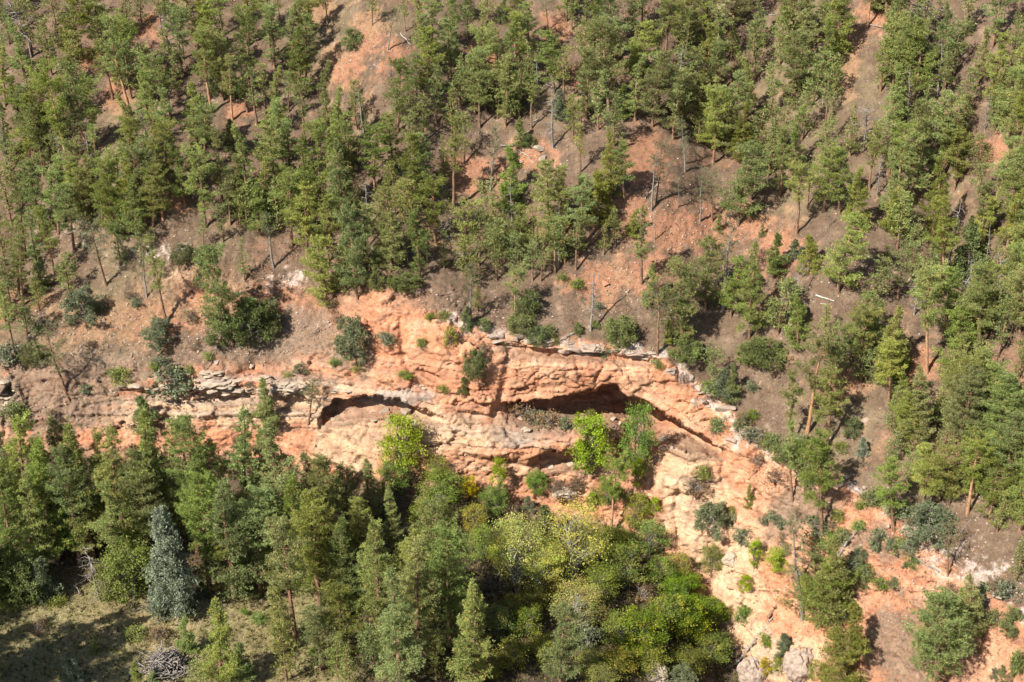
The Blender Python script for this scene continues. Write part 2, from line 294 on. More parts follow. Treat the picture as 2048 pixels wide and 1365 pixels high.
def mat_leaf(name, col, var=0.12, hue=0.02, trans=0.3, sat=(0.94, 1.12)):
    m, n, l, b = mat_new(name)
    at = n.new("ShaderNodeAttribute"); at.attribute_name = "Col"
    oi = n.new("ShaderNodeObjectInfo")
    hs = n.new("ShaderNodeHueSaturation"); hs.inputs["Color"].default_value = (*col, 1)
    a = n.new("ShaderNodeMapRange"); a.inputs[3].default_value = 0.5 - hue; a.inputs[4].default_value = 0.5 + hue
    l.new(oi.outputs["Random"], a.inputs[0]); l.new(a.outputs[0], hs.inputs["Hue"])
    mu = n.new("ShaderNodeMath"); mu.operation = 'MULTIPLY'; mu.inputs[1].default_value = 7.13
    fr = n.new("ShaderNodeMath"); fr.operation = 'FRACT'
    l.new(oi.outputs["Random"], mu.inputs[0]); l.new(mu.outputs[0], fr.inputs[0])
    v = n.new("ShaderNodeMapRange"); v.inputs[3].default_value = 1 - var; v.inputs[4].default_value = 1 + var
    l.new(fr.outputs[0], v.inputs[0]); l.new(v.outputs[0], hs.inputs["Value"])
    mu2 = n.new("ShaderNodeMath"); mu2.operation = 'MULTIPLY'; mu2.inputs[1].default_value = 13.7
    fr2 = n.new("ShaderNodeMath"); fr2.operation = 'FRACT'; l.new(oi.outputs["Random"], mu2.inputs[0]); l.new(mu2.outputs[0], fr2.inputs[0])
    sv = n.new("ShaderNodeMapRange"); sv.inputs[3].default_value, sv.inputs[4].default_value = sat
    l.new(fr2.outputs[0], sv.inputs[0]); l.new(sv.outputs[0], hs.inputs["Saturation"])
    mx = n.new("ShaderNodeVectorMath"); mx.operation = 'MULTIPLY'
    l.new(hs.outputs[0], mx.inputs[0]); l.new(at.outputs["Color"], mx.inputs[1])
    l.new(mx.outputs[0], b.inputs["Base Color"]); b.inputs["Roughness"].default_value = 0.55; b.inputs["Specular IOR Level"].default_value = 0.25
    tr = n.new("ShaderNodeBsdfTranslucent"); l.new(mx.outputs[0], tr.inputs["Color"])
    ms = n.new("ShaderNodeMixShader"); ms.inputs[0].default_value = trans
    l.new(b.outputs[0], ms.inputs[1]); l.new(tr.outputs[0], ms.inputs[2])
    l.new(ms.outputs[0], n["Material Output"].inputs[0])
    return m
def mat_bark(name, c1, c2, scale=5):
    m, n, l, b = mat_new(name)
    tc = n.new("ShaderNodeTexCoord"); mp = n.new("ShaderNodeMapping"); mp.inputs["Scale"].default_value = (scale, scale, scale * 0.3)
    no = n.new("ShaderNodeTexNoise"); no.inputs["Detail"].default_value = 6; no.inputs["Scale"].default_value = 1.0
    l.new(tc.outputs["Object"], mp.inputs[0]); l.new(mp.outputs[0], no.inputs["Vector"])
    cr = n.new("ShaderNodeValToRGB"); cr.color_ramp.elements[0].position = 0.35; cr.color_ramp.elements[1].position = 0.65
    cr.color_ramp.elements[0].color = (*c1, 1); cr.color_ramp.elements[1].color = (*c2, 1)
    l.new(no.outputs["Fac"], cr.inputs[0]); l.new(cr.outputs[0], b.inputs["Base Color"]); b.inputs["Roughness"].default_value = 0.95
    b.inputs["Specular IOR Level"].default_value = 0.1
    bp = n.new("ShaderNodeBump"); bp.inputs["Strength"].default_value = 0.8; bp.inputs["Distance"].default_value = 0.03
    l.new(no.outputs["Fac"], bp.inputs["Height"]); l.new(bp.outputs[0], b.inputs["Normal"])
    return m
def mat_rock(name, c1, c2, c3):
    m, n, l, b = mat_new(name)
    tc = n.new("ShaderNodeTexCoord"); oi = n.new("ShaderNodeObjectInfo")
    no = n.new("ShaderNodeTexNoise"); no.inputs["Scale"].default_value = 2.2; no.inputs["Detail"].default_value = 8; no.inputs["Roughness"].default_value = 0.7
    ad = n.new("ShaderNodeVectorMath"); ad.operation = 'ADD'
    l.new(tc.outputs["Object"], ad.inputs[0]); l.new(oi.outputs["Location"], ad.inputs[1]); l.new(ad.outputs[0], no.inputs["Vector"])
    cr = n.new("ShaderNodeValToRGB"); e = cr.color_ramp.elements
    e[0].position = 0.3; e[0].color = (*c1, 1); e[1].position = 0.7; e[1].color = (*c3, 1); x = e.new(0.5); x.color = (*c2, 1)
    l.new(no.outputs["Fac"], cr.inputs[0]); l.new(cr.outputs[0], b.inputs["Base Color"]); b.inputs["Roughness"].default_value = 0.95
    b.inputs["Specular IOR Level"].default_value = 0.15
    bp = n.new("ShaderNodeBump"); bp.inputs["Strength"].default_value = 0.7; bp.inputs["Distance"].default_value = 0.08
    l.new(no.outputs["Fac"], bp.inputs["Height"]); l.new(bp.outputs[0], b.inputs["Normal"])
    return m
M_ground = mat_attr("ground_soil"); M_cliff = mat_attr("sandstone", amp=0.26, scale=2.5, bump=0.7, dist=0.16, scale2=1.3, crack=True)
M_stuff = mat_attr("dry_plants", amp=0.2, scale=3, bump=0.0)
M_pine = mat_leaf("pine_needles", (0.236, 0.268, 0.074), 0.28, 0.024, 0.36, (0.86, 1.12))
M_sparse = mat_leaf("thin_pine_needles", (0.16, 0.17, 0.085), 0.18, 0.015)
M_junip = mat_leaf("juniper_sprays", (0.165, 0.19, 0.066), 0.18, 0.02)
M_gray = mat_leaf("grey_green_sprays", (0.175, 0.195, 0.105), 0.12, 0.015)
M_blue = mat_leaf("blue_spruce_needles", (0.25, 0.28, 0.185), 0.12, 0.012)
M_lime = mat_leaf("lime_leaves", (0.29, 0.375, 0.02), 0.12, 0.012, 0.42)
M_green = mat_leaf("green_leaves", (0.16, 0.225, 0.035), 0.15, 0.02, 0.38)
M_yel = mat_leaf("yellowing_leaves", (0.44, 0.40, 0.095), 0.16, 0.015, 0.38)
M_gold = mat_leaf("golden_leaves", (0.45, 0.34, 0.04), 0.10, 0.012, 0.38)
M_olive = mat_leaf("olive_leaves", (0.225, 0.24, 0.055), 0.2, 0.02, 0.35)
M_brown = mat_leaf("dry_brown_leaves", (0.20, 0.135, 0.068), 0.15, 0.015, 0.25)
M_bark = mat_bark("pine_bark", (0.10, 0.062, 0.042), (0.27, 0.155, 0.095))
M_obark = mat_bark("orange_pine_bark", (0.21, 0.11, 0.06), (0.42, 0.235, 0.13))
M_gbark = mat_bark("grey_bark", (0.12, 0.10, 0.085), (0.26, 0.225, 0.19))
M_dead = mat_bark("bleached_wood", (0.13, 0.11, 0.095), (0.29, 0.26, 0.23))
M_pale = mat_bark("pale_branch_bark", (0.27, 0.25, 0.21), (0.45, 0.42, 0.36))
M_lime_rock = mat_rock("pale_limestone", (0.19, 0.135, 0.10), (0.29, 0.22, 0.17), (0.36, 0.295, 0.245))
M_red_rock = mat_rock("red_sandstone", (0.20, 0.09, 0.05), (0.31, 0.15, 0.085), (0.38, 0.22, 0.14))
M_tan_rock = mat_rock("tan_sandstone", (0.20, 0.16, 0.125), (0.33, 0.26, 0.19), (0.42, 0.34, 0.25))

# ------------------------------------------------------------------ mesh helpers
def mesh_np(name, V, F, mat, col=None, smooth=False):
    V = np.asarray(V, np.float32); F = np.asarray(F, np.int32); k = F.shape[1]
    me = bpy.data.meshes.new(name)
    me.vertices.add(len(V)); me.vertices.foreach_set("co", V.ravel())
    me.loops.add(F.size); me.loops.foreach_set("vertex_index", F.ravel())
    me.polygons.add(len(F)); me.polygons.foreach_set("loop_start", np.arange(0, F.size, k, dtype=np.int32))
    if smooth: me.polygons.foreach_set("use_smooth", np.ones(len(F), bool))
    me.update(calc_edges=True)
    if col is not None:
        a = me.attributes.new("Col", 'FLOAT_COLOR', 'POINT')
        a.data.foreach_set("color", np.concatenate([np.asarray(col, np.float32), np.ones((len(V), 1), np.float32)], 1).ravel())
    me.materials.append(mat)
    return me
def obj(name, me, parent=None, loc=None):
    o = bpy.data.objects.new(name, me); COL.objects.link(o)
    if parent is not None: o.parent = parent
    if loc is not None: o.location = loc
    return o
def tag(o, label=None, cat=None, group=None, kind=None):
    if label: o["label"] = label
    if cat: o["category"] = cat
    if group: o["group"] = group
    if kind: o["kind"] = kind
    return o
class Tubes:
    def __init__(s): s.V = []; s.F = []; s.n = 0
    def add(s, pts, rad, k=6):
        pts = np.asarray(pts, float); rad = np.broadcast_to(np.asarray(rad, float), (len(pts),))
        d = np.gradient(pts, axis=0); d /= np.linalg.norm(d, axis=1, keepdims=True) + 1e-9
        ref = np.where((np.abs(d[:, 2:3]) > 0.9), np.array([[1.0, 0, 0]]), np.array([[0, 0, 1.0]]))
        u = np.cross(d, ref); u /= np.linalg.norm(u, axis=1, keepdims=True) + 1e-9; v = np.cross(d, u)
        a = np.arange(k) * 2 * math.pi / k
        ring = pts[:, None] + rad[:, None, None] * (np.cos(a)[None, :, None] * u[:, None] + np.sin(a)[None, :, None] * v[:, None])
        s.V.append(ring.reshape(-1, 3)); m = len(pts)
        for i in range(m - 1):
            for j in range(k):
                a0 = s.n + i * k + j; a1 = s.n + i * k + (j + 1) % k
                s.F.append((a0, a1, a1 + k, a0 + k))
        s.n += m * k
    def mesh(s, name, mat): return mesh_np(name, np.concatenate(s.V), s.F, mat, smooth=True)

# ------------------------------------------------------------------ terrain meshes
idx = np.arange(NX * NY).reshape(NY, NX)
quads = np.stack([idx[1:, :-1], idx[1:, 1:], idx[:-1, 1:], idx[:-1, :-1]], -1).reshape(-1, 4)
fc = lambda a: 0.25 * (a[1:, :-1] + a[1:, 1:] + a[:-1, 1:] + a[:-1, :-1]).reshape(-1)
fcl = (fc(cliffw) > 0.5) & (fc(GY - bas) < 25); fval = (fc(GY - bas) >= 25)
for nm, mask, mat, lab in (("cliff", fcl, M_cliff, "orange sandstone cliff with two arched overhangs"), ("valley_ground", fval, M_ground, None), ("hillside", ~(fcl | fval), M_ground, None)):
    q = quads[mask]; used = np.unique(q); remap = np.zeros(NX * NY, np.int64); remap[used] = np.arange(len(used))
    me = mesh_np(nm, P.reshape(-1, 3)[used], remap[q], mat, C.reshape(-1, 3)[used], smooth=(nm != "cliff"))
    o = tag(obj(nm, me), lab, kind="structure")
    if nm == "cliff": cliff_o = o

# ------------------------------------------------------------------ foliage builders
def sprays(cent, bias, k, ln, wd, rng, flat=1.0, tint=None):
    """k pointed needle sprays round every tuft centre"""
    n = len(cent)
    d = rng.normal(size=(n, k, 3)) * np.array([1, 1, flat]) + bias[:, None]
    d /= np.linalg.norm(d, axis=2, keepdims=True) + 1e-9
    w = np.cross(d, rng.normal(size=(n, k, 3))); w /= np.linalg.norm(w, axis=2, keepdims=True) + 1e-9
    L = ln * rng.uniform(0.65, 1.25, (n, k, 1)); B = wd * rng.uniform(0.7, 1.3, (n, k, 1))
    c = cent[:, None] + d * 0.04
    mid = c + d * L * 0.55
    V = np.stack([c, mid + w * B, c + d * L, mid - w * B], 2).reshape(-1, 3)
    F = np.arange(n * k * 4).reshape(-1, 4)
    t = rng.uniform(0.72, 1.28, (n, 1, 1)) * np.ones((n, k, 1)) * rng.uniform(0.85, 1.15, (n, k, 1))
    col = np.repeat(t, 3, 2)
    if tint is not None: col = col * tint[:, None]
    return V, F, np.repeat(col.reshape(-1, 3), 4, 0)
def unit(v): v = np.asarray(v, float); return v / (np.linalg.norm(v) + 1e-9)

def pine(seed, H=14, cb=0.35, Lmax=2.6, shape='round', nb=58, den=7.5, k=11, dead=0.05, spray=0.31, bark=None, leaf=None, bend=0.25, stubs=14, width=0.031):
    rng = np.random.default_rng(seed); T = Tubes()
    zs = np.array([-0.7, 0, 0.15, 0.35, 0.6, 0.8, 0.97]) * np.array([1] + [H] * 6)
    xy = np.cumsum(rng.normal(0, bend, (7, 2)), 0) * np.linspace(0, 1, 7)[:, None]
    tp = np.c_[xy, zs]; r0 = 0.017 * H + 0.02
    T.add(tp, r0 * np.array([1.35, 1.15, 0.95, 0.8, 0.55, 0.33, 0.06]), 8)
    at = lambda z: np.array([np.interp(z, zs, tp[:, 0]), np.interp(z, zs, tp[:, 1]), z])
    cen, bia, tin = [], [], []
    for i in range(stubs):
        z = H * rng.uniform(0.12, cb + 0.1); a = rng.uniform(0, 6.28); L = rng.uniform(0.4, 1.5)
        p = at(z); T.add([p, p + np.array([math.cos(a), math.sin(a), rng.uniform(-0.5, 0.25)]) * L], [0.035, 0.012], 3)
    # a few gaps in the crown, on one side at one height
    gaps = [(rng.uniform(0, 6.28), rng.uniform(0.1, 0.9)) for _ in range(5)]
    for i in range(nb):
        t = (i + rng.uniform(0, 1)) / nb; z = H * (cb + (0.985 - cb) * t); az = i * 2.39996 + rng.normal(0, 0.5)
        if shape == 'round': pr = math.sqrt(max(0.03, 1 - ((t - 0.38) / 0.66) ** 2))
        elif shape == 'cone': pr = (1 - t) ** 0.75 * (0.75 + 0.25 * min(1, t / 0.12)) + 0.05
        elif shape == 'flat': pr = math.sqrt(max(0.05, 1 - ((t - 0.62) / 0.75) ** 2)) * (0.55 + 0.45 * (t > 0.3))
        else: pr = 0.55 + 0.45 * math.sin(t * 11 + seed) * (1 - t) if t < 0.9 else 0.4
        L = Lmax * pr * rng.uniform(0.55, 1.18)
        for ga, gt in gaps:
            if abs(t - gt) < 0.09 and math.cos(az - ga) > 0.35: L *= 0.35
        el = math.radians(-14 + 46 * t + rng.normal(0, 9)); p = at(z); o = np.array([math.cos(az), math.sin(az), 0.0])
        e = p + o * L * math.cos(el) + np.array([0, 0, L * math.sin(el)])
        m = p + (e - p) * 0.55 + np.array([0, 0, -0.07 * L]); e = e + np.array([0, 0, 0.08 * L])
        T.add([p, m, e], [0.02 + 0.014 * L, 0.014 + 0.006 * L, 0.008], 4)
        n = max(3, int(L * den * 1.75)); s = 1 - rng.uniform(0, 0.68, n) ** 1.15
        side = np.array([-o[1], o[0], 0]); sp = rng.normal(0, 0.26, n) * L * np.clip(1.15 - np.abs(s - 0.7), 0.25, 1)
        pt = np.where((s < 0.55)[:, None], p + (m - p) * (s / 0.55)[:, None], m + (e - m) * ((s - 0.55) / 0.45)[:, None])
        pt = pt + side * sp[:, None] + np.c_[np.zeros((n, 2)), rng.normal(0.08, 0.13, n) * (0.6 + 0.25 * L)]
        cen.append(pt); bia.append(np.tile(o * 0.45 + np.array([0, 0, 0.75]), (n, 1)) + side * (np.sign(sp) * 0.35)[:, None])
        tt = np.ones((n, 3)) * rng.uniform(0.85, 1.15)
        dd = rng.uniform(0, 1, n) < dead; tt[dd] = (1.45, 1.02, 1.1)
        tin.append(tt)
    top = at(H * 0.97); n = 14
    cen.append(top + rng.normal(0, 0.16, (n, 3)) * np.array([1, 1, 2.2])); bia.append(np.tile([0, 0, 1.0], (n, 1))); tin.append(np.ones((n, 3)))
    V, F, c = sprays(np.concatenate(cen), np.concatenate(bia), k, spray, width, rng, 0.8, np.concatenate(tin))
    return {"trunk": T.mesh("trunk", bark or M_bark), "crown": mesh_np("crown", V, F, leaf or M_pine, c), "H": H}

def clumped(seed, H, Rm, leaf, shape='egg', clumps=52, per=26, k=8, spray=0.22, width=0.042, bark=None):
    """juniper or spruce: uneven clumps of sprays on short limbs, down to the ground"""
    rng = np.random.default_rng(seed); T = Tubes(); cs, bs, ts = [], [], []
    T.add([(0, 0, -0.5), (0, 0, 0), (0.05, 0.02, H * 0.5), (0, 0, H * 0.93)], [0.035 * H ** 0.8, 0.03 * H ** 0.8, 0.018 * H ** 0.8, 0.01], 7)
    for i in range(clumps):
        t = (i + rng.uniform(0, 1)) / clumps; t = t ** (1.25 if shape == 'cone' else 0.95)
        rad = (1 - t) ** 0.8 * min(1, 0.7 + t / 0.2) + 0.03 if shape == 'cone' else math.sqrt(max(0.04, 1 - ((t - 0.4) / 0.62) ** 2))
        a = i * 2.39996 + rng.normal(0, 0.6); rr = Rm * rad * rng.uniform(0.25, 1.32); u = np.array([math.cos(a), math.sin(a), 0])
        c = u * rr + np.array([0, 0, H * (0.05 + 0.92 * t)]); R0 = Rm * rng.uniform(0.10, 0.23) * (0.55 + 0.45 * rad)
        T.add([(0, 0, max(0.1, c[2] - 0.25 * rr)), c], [0.03, 0.01], 3)
        n = int(per * rng.uniform(0.6, 1.4))
        cs.append(c + rng.normal(0, 1, (n, 3)) * R0 * np.array([1, 1, 0.85])); bs.append(np.tile(u * 0.8 + np.array([0, 0, 0.65]), (n, 1)))
        ts.append(np.ones((n, 3)) * rng.uniform(0.72, 1.3))
    V, F, cc = sprays(np.concatenate(cs), np.concatenate(bs), k, spray, width, rng, 0.8, np.concatenate(ts))
    return {"trunk": T.mesh("trunk", bark or M_gbark), "crown": mesh_np("crown", V, F, leaf, cc), "H": H}

def broadleaf(seed, H, Rm, leaf, stems=3, clumps=46, per=70, size=0.13, cb=0.15, bark=None, mixcol=None, sparse=0.0, spread=0.75):
    rng = np.random.default_rng(seed); T = Tubes(); Vs, Cs = [], []
    tips = []
    for s in range(stems):
        a = rng.uniform(0, 6.28); b0 = np.array([math.cos(a), math.sin(a), 0]) * 0.12 * Rm * (stems > 1)
        e = np.array([math.cos(a) * Rm * 0.45, math.sin(a) * Rm * 0.45, H * rng.uniform(0.7, 0.92)]) if stems > 1 else np.array([0.1, 0, H * 0.88])
        m = (b0 + e) / 2 + rng.normal(0, 0.06 * H, 3) * np.array([1, 1, 0.2])
        r = 0.011 * H / math.sqrt(stems) * 1.5 + 0.012
        T.add([b0 + np.array([0, 0, -0.4]), b0, m, e], [r * 1.2, r, r * 0.65, 0.012], 6); tips.append((b0, m, e))
    for i in range(int(clumps * 1.7)):
        t = rng.uniform(0, 1) ** 0.8; z = cb + (0.97 - cb) * t
        rad = math.sqrt(max(0.05, 1 - ((t - 0.45) / 0.62) ** 2)); a = rng.uniform(0, 6.28)
        rr = Rm * rad * (1 - 0.75 * rng.uniform(0, 1) ** 2) * rng.uniform(0.75, 1.2)
        c = np.array([math.cos(a) * rr, math.sin(a) * rr, z * H])
        b0, m, e = tips[rng.integers(len(tips))]; s = min(0.95, max(0.1, z - 0.2))
        st = b0 + (m - b0) * min(1, s * 2) if s < 0.5 else m + (e - m) * (s - 0.5) * 2
        T.add([st, (st + c) / 2 + np.array([0, 0, 0.04 * H]), c], [0.012 + 0.005 * H, 0.022, 0.008], 3)
        n = int(per * 0.62 * rng.uniform(0.5, 1.3) * (1 - sparse)); R0 = Rm * rng.uniform(0.10, 0.21) * spread / 0.75
        p = c + rng.normal(0, 1, (n, 3)) * R0 * np.array([1, 1, 0.62])
        d1 = rng.normal(0, 1, (n, 3)); d1 /= np.linalg.norm(d1, axis=1, keepdims=True)
        up = np.array([0, 0, 1.0]); d2 = np.cross(d1, rng.normal(0, 0.7, (n, 3)) + up); d2 /= np.linalg.norm(d2, axis=1, keepdims=True) + 1e-9
        sz = size * rng.uniform(0.6, 1.35, (n, 1))
        Vs.append(np.stack([p - d1 * sz, p + d2 * sz * 0.62, p + d1 * sz, p - d2 * sz * 0.62], 1).reshape(-1, 3))
        cc = np.ones((n, 3)) * rng.uniform(0.62, 1.3) * rng.uniform(0.8, 1.2, (n, 1))
        if mixcol is not None and rng.uniform() < mixcol[1]: cc = cc * np.array(mixcol[0])
        Cs.append(np.repeat(cc, 4, 0))
    V = np.concatenate(Vs)
    return {"trunk": T.mesh("trunk", bark or M_gbark), "crown": mesh_np("crown", V, np.arange(len(V)).reshape(-1, 4), leaf, np.concatenate(Cs)), "H": H}

def snag(seed, H, nb=26, Lb=1.6, mat=None, cb=0.2, lean=0.0, fork=False):
    rng = np.random.default_rng(seed); T = Tubes(); B = Tubes()
    zs = np.linspace(0, 1, 7); xy = np.cumsum(rng.normal(0, 0.035 * H * (2 if fork else 0.4), (7, 2)), 0) * zs[:, None]
    tp = np.c_[xy, zs * H]; tp[0, 2] = -0.5
    T.add(tp, 0.014 * H * np.array([1.2, 1, 0.85, 0.7, 0.5, 0.3, 0.08]) + 0.01, 7)
    for i in range(nb):
        t = rng.uniform(cb, 0.97); p = np.array([np.interp(t * H, tp[:, 2], tp[:, 0]), np.interp(t * H, tp[:, 2], tp[:, 1]), t * H])
        a = rng.uniform(0, 6.28); L = Lb * (1.15 - 0.75 * t) * rng.uniform(0.4, 1.3) * (1.6 if fork else 1)
        d = np.array([math.cos(a), math.sin(a), rng.uniform(-0.35, 0.55 + 0.4 * fork)])
        m = p + d * L * 0.5 + rng.normal(0, 0.1 * L, 3); e = p + d * L + rng.normal(0, 0.14 * L, 3)
        B.add([p, m, e], [0.045 + 0.016 * L, 0.034, 0.014], 4)
        for q in range(5 if fork else 3):
            s = rng.uniform(0.3, 1); b = p + (e - p) * s; B.add([b, b + (d + rng.normal(0, 0.75, 3)) * L * 0.33], [0.024, 0.010], 3)
    bm_ = B.mesh("branches", mat or M_dead)
    return {"trunk": T.mesh("trunk", mat or M_dead), "branches": bm_, "H": H}

PR = {}
PR['o'] = [pine(1, 15, 0.40, 2.7, 'round', 50, 9), pine(2, 16, 0.46, 2.9, 'flat', 46, 9, bark=M_obark), pine(3, 15, 0.42, 2.6, 'irr', 48, 9, dead=0.08), pine(4, 17, 0.48, 2.6, 'round', 48, 9.5, bark=M_obark), pine(5, 15, 0.5, 2.5, 'flat', 40, 9), pine(6, 16, 0.36, 2.3, 'irr', 52, 8)]
PR['b'] = [pine(11, 12, 0.18, 2.8, 'round', 60, 9), pine(12, 12, 0.15, 2.6, 'cone', 64, 9), pine(13, 12, 0.22, 2.9, 'round', 56, 8.5, dead=0.09), pine(14, 13, 0.24, 2.8, 'flat', 56, 8.5), pine(15, 12, 0.2, 2.6, 'irr', 58, 9), pine(16, 12, 0.26, 2.4, 'round', 52, 9), pine(17, 13, 0.2, 2.3, 'cone', 60, 9)]
PR['c'] = [pine(21, 9, 0.08, 2.4, 'cone', 62, 11, stubs=4), pine(22, 9, 0.06, 2.1, 'cone', 64, 12, stubs=4), pine(23, 10, 0.10, 2.6, 'cone', 64, 11, stubs=4)]
PR['t'] = [pine(31, 17, 0.16, 3.0, 'cone', 86, 9.5), pine(32, 18, 0.22, 3.1, 'round', 82, 9), pine(33, 16, 0.14, 2.9, 'cone', 86, 9.5, dead=0.08), pine(34, 17, 0.2, 3.0, 'irr', 82, 9.5)]
PR['s'] = [pine(41, 13, 0.42, 2.4, 'irr', 36, 6, k=6, leaf=M_sparse, bark=M_gbark, stubs=34, dead=0.12), pine(42, 12, 0.38, 2.6, 'flat', 34, 6, k=6, leaf=M_sparse, stubs=36, dead=0.12)]
PR['j'] = [clumped(51, 5, 1.8, M_junip, 'egg'), clumped(52, 6, 1.7, M_junip, 'cone'), clumped(53, 4, 2.0, M_junip, 'egg')]
PR['g'] = [clumped(56, 4.5, 1.7, M_gray, 'egg'), clumped(57, 5, 1.6, M_gray, 'cone')]
PR['u'] = [clumped(61, 12, 2.9, M_blue, 'cone', 150, 34, spray=0.27, width=0.055), clumped(62, 5, 1.3, M_blue, 'cone', 60, 18, spray=0.22)]
PR['l'] = [broadleaf(71, 7, 2.3, M_lime, 2, 50, 150, 0.10), broadleaf(72, 7, 1.9, M_lime, 2, 44, 140, 0.10), broadleaf(73, 3, 1.6, M_lime, 4, 26, 110, 0.092, 0.1)]
PR['v'] = [broadleaf(76, 8, 2.5, M_green, 2, 56, 140, 0.10), broadleaf(77, 7, 2.6, M_green, 3, 54, 140, 0.10, mixcol=((1.9, 1.35, 1.0), 0.3)), broadleaf(78, 6, 2.2, M_green, 3, 48, 130, 0.10)]
PR['y'] = [broadleaf(81, 11, 3.3, M_yel, 3, 70, 150, 0.092, 0.2, M_pale, ((0.7, 0.95, 0.8), 0.35), 0.1), broadleaf(82, 10, 3.0, M_yel, 2, 64, 150, 0.092, 0.2, M_pale, ((0.75, 1.0, 0.7), 0.3), 0.15), broadleaf(83, 12, 3.2, M_yel, 3, 66, 110, 0.092, 0.25, M_pale, ((1.1, 0.9, 0.7), 0.3), 0.3)]
PR['a'] = [broadleaf(86, 5, 1.5, M_gold, 3, 34, 110, 0.092)]
PR['e'] = [broadleaf(91, 6, 2.5, M_olive, 4, 54, 130, 0.092, 0.08), broadleaf(92, 5, 2.3, M_olive, 4, 48, 130, 0.092, 0.08, None, ((1.4, 1.1, 0.8), 0.3)), broadleaf(93, 7, 2.4, M_olive, 3, 54, 130, 0.092, 0.10, None, ((0.65, 0.95, 0.8), 0.4))]
PR['h'] = [broadleaf(95, 1.6, 1.0, M_green, 6, 26, 44, 0.08, 0.08, spread=1.15), broadleaf(96, 1.5, 1.1, M_olive, 6, 26, 44, 0.08, 0.08, spread=1.15), broadleaf(97, 1.3, 0.9, M_junip, 6, 26, 44, 0.08, 0.08, spread=1.15)]
PR['w'] = [broadleaf(98, 1.4, 1.1, M_brown, 7, 24, 36, 0.07, 0.08, M_gbark), broadleaf(99, 1.2, 1.0, M_gray, 6, 26, 50, 0.075, 0.08)]
PR['d'] = [snag(101, 12), snag(102, 10, 34, 1.5), snag(103, 13, 16, 1.2, M_gbark), snag(104, 8, 26, 1.6, None, 0.3, 0, True), snag(105, 9, 44, 1.7, M_gbark, 0.15)]
NAME = dict(o='pine_tree', b='pine_tree', c='young_pine', t='pine_tree', s='withered_pine', j='juniper', g='juniper', u='spruce_tree', l='leafy_tree', v='leafy_tree', y='cottonwood_tree', a='leafy_tree', e='thicket_shrub', h='shrub', w='shrub', d='dead_tree')
CAT = dict(pine_tree='pine tree', young_pine='young pine', withered_pine='withered pine', juniper='juniper', spruce_tree='spruce tree', leafy_tree='tree', cottonwood_tree='tree', thicket_shrub='shrub', shrub='shrub', dead_tree='dead tree')
LOOK = dict(o=['pine with bare lower trunk', 'orange-trunked pine with flat crown', 'pine with bare trunk, ragged crown', 'slim orange-trunked pine', 'pine with small high crown', 'narrow ragged pine'],
            b=['bushy full-crowned pine', 'bushy cone-shaped pine', 'wide pine with browning needles', 'top-heavy pine', 'bushy ragged pine', 'slim round-crowned pine', 'narrow pointed pine'],
            c=['young cone-shaped pine', 'slender young pine', 'young pine skirted to the ground'],
            t=['dense pointed pine', 'dense round-topped pine', 'dense pine with browning needles', 'dense ragged pine'],
            s=['thin half-dead pine', 'sparse pine with dead lower branches'],
            j=['dark green rounded juniper', 'dark green upright juniper', 'low wide dark green juniper'], g=['grey-green rounded juniper', 'grey-green upright juniper'],
            u=['pale blue-green spruce', 'small blue-green spruce'], l=['lime green leafy tree', 'slim lime green leafy tree', 'low lime green bush'],
            v=['mid green leafy tree', 'green leafy tree turning yellow', 'low mid green leafy tree'],
            y=['pale yellow cottonwood with whitish branches', 'yellow cottonwood with pale trunk', 'thin-leaved yellow cottonwood, bare pale branches'], a=['golden yellow leafy tree'],
            e=['olive green bush', 'olive bush turning brownish yellow', 'tall olive green bush'], h=['leafy green shrub', 'leafy olive shrub', 'dark green shrub'],
            w=['dry brown shrub', 'grey-green scrubby shrub'], d=['bleached dead tree with short branches', 'bleached dead tree with many branches', 'grey dead tree, nearly branchless', 'twisted bleached dead tree', 'grey dead tree with fine twigs'])
def place_words(x, y):
    r, b = float(RIM(x)), float(BASE(x))
    if y > b + 40:
        if x < 640 and y > 1180: return 'on the grassy meadow'
        if x < 300: return 'behind the meadow and dead leaning tree'
        if x < 520: return 'behind the large blue-green spruce'
        if x < 760: return 'in the stand below the small cave'
        if x < 1000: return 'beside the yellow cottonwoods below the cliff'
        if x < 1240: return 'among the cottonwoods below the great overhang'
        return 'in the thicket below the pale rock shoulder'
    if y > r:
        if x < 640: return 'on the tan ledges below the scree'
        if x < 1000: return 'on the rock beside the small cave'
        if x < 1330: return 'on the cliff by the great overhang'
        if x < 1560: return 'on the pale rock shoulder'
        return 'on the orange slope below the white rim'
    if y > r - 75 and x > 1330: return 'along the descending white cliff rim'
    if y > r - 75 and x > 780: return 'along the rim above the great overhang'
    if x < 780 and y > 540: return 'on the red scree above the ledges'
    if x < 420 and y > 340: return 'on the rocky spur above the scree'
    if x < 300: return 'far up behind the rocky spur'
    if x < 640 and y < 200: return 'high on the slope west of the red gully'
    if x < 640: return 'in the stand above the red scree'
    if x < 920 and y < 230: return 'beside the bare red gully'
    if x < 920: return 'in the stand above the small cave'
    if x < 1240 and y < 200: return 'uphill of the broken red outcrop'
    if x < 1240 and y < 360: return 'beside the broken red outcrop'
    if x < 1240: return 'on the slope above the great overhang'
    if x < 1640 and y < 200: return 'in the hilltop stand above the clearing'
    if x < 1640 and y < 380: return 'just uphill of the orange clearing'
    if x < 1640: return 'beside the orange clearing'
    if x < 1860 and y < 380: return 'by the narrow bare strip'
    if x < 1860: return 'on the brown slope beyond the rim'
    if y < 260: return 'at the head of the shaded ravine'
    if y < 520: return 'along the shaded ravine'
    return 'in the stand beyond the shaded ravine'
PLACED = []; DEFER = []
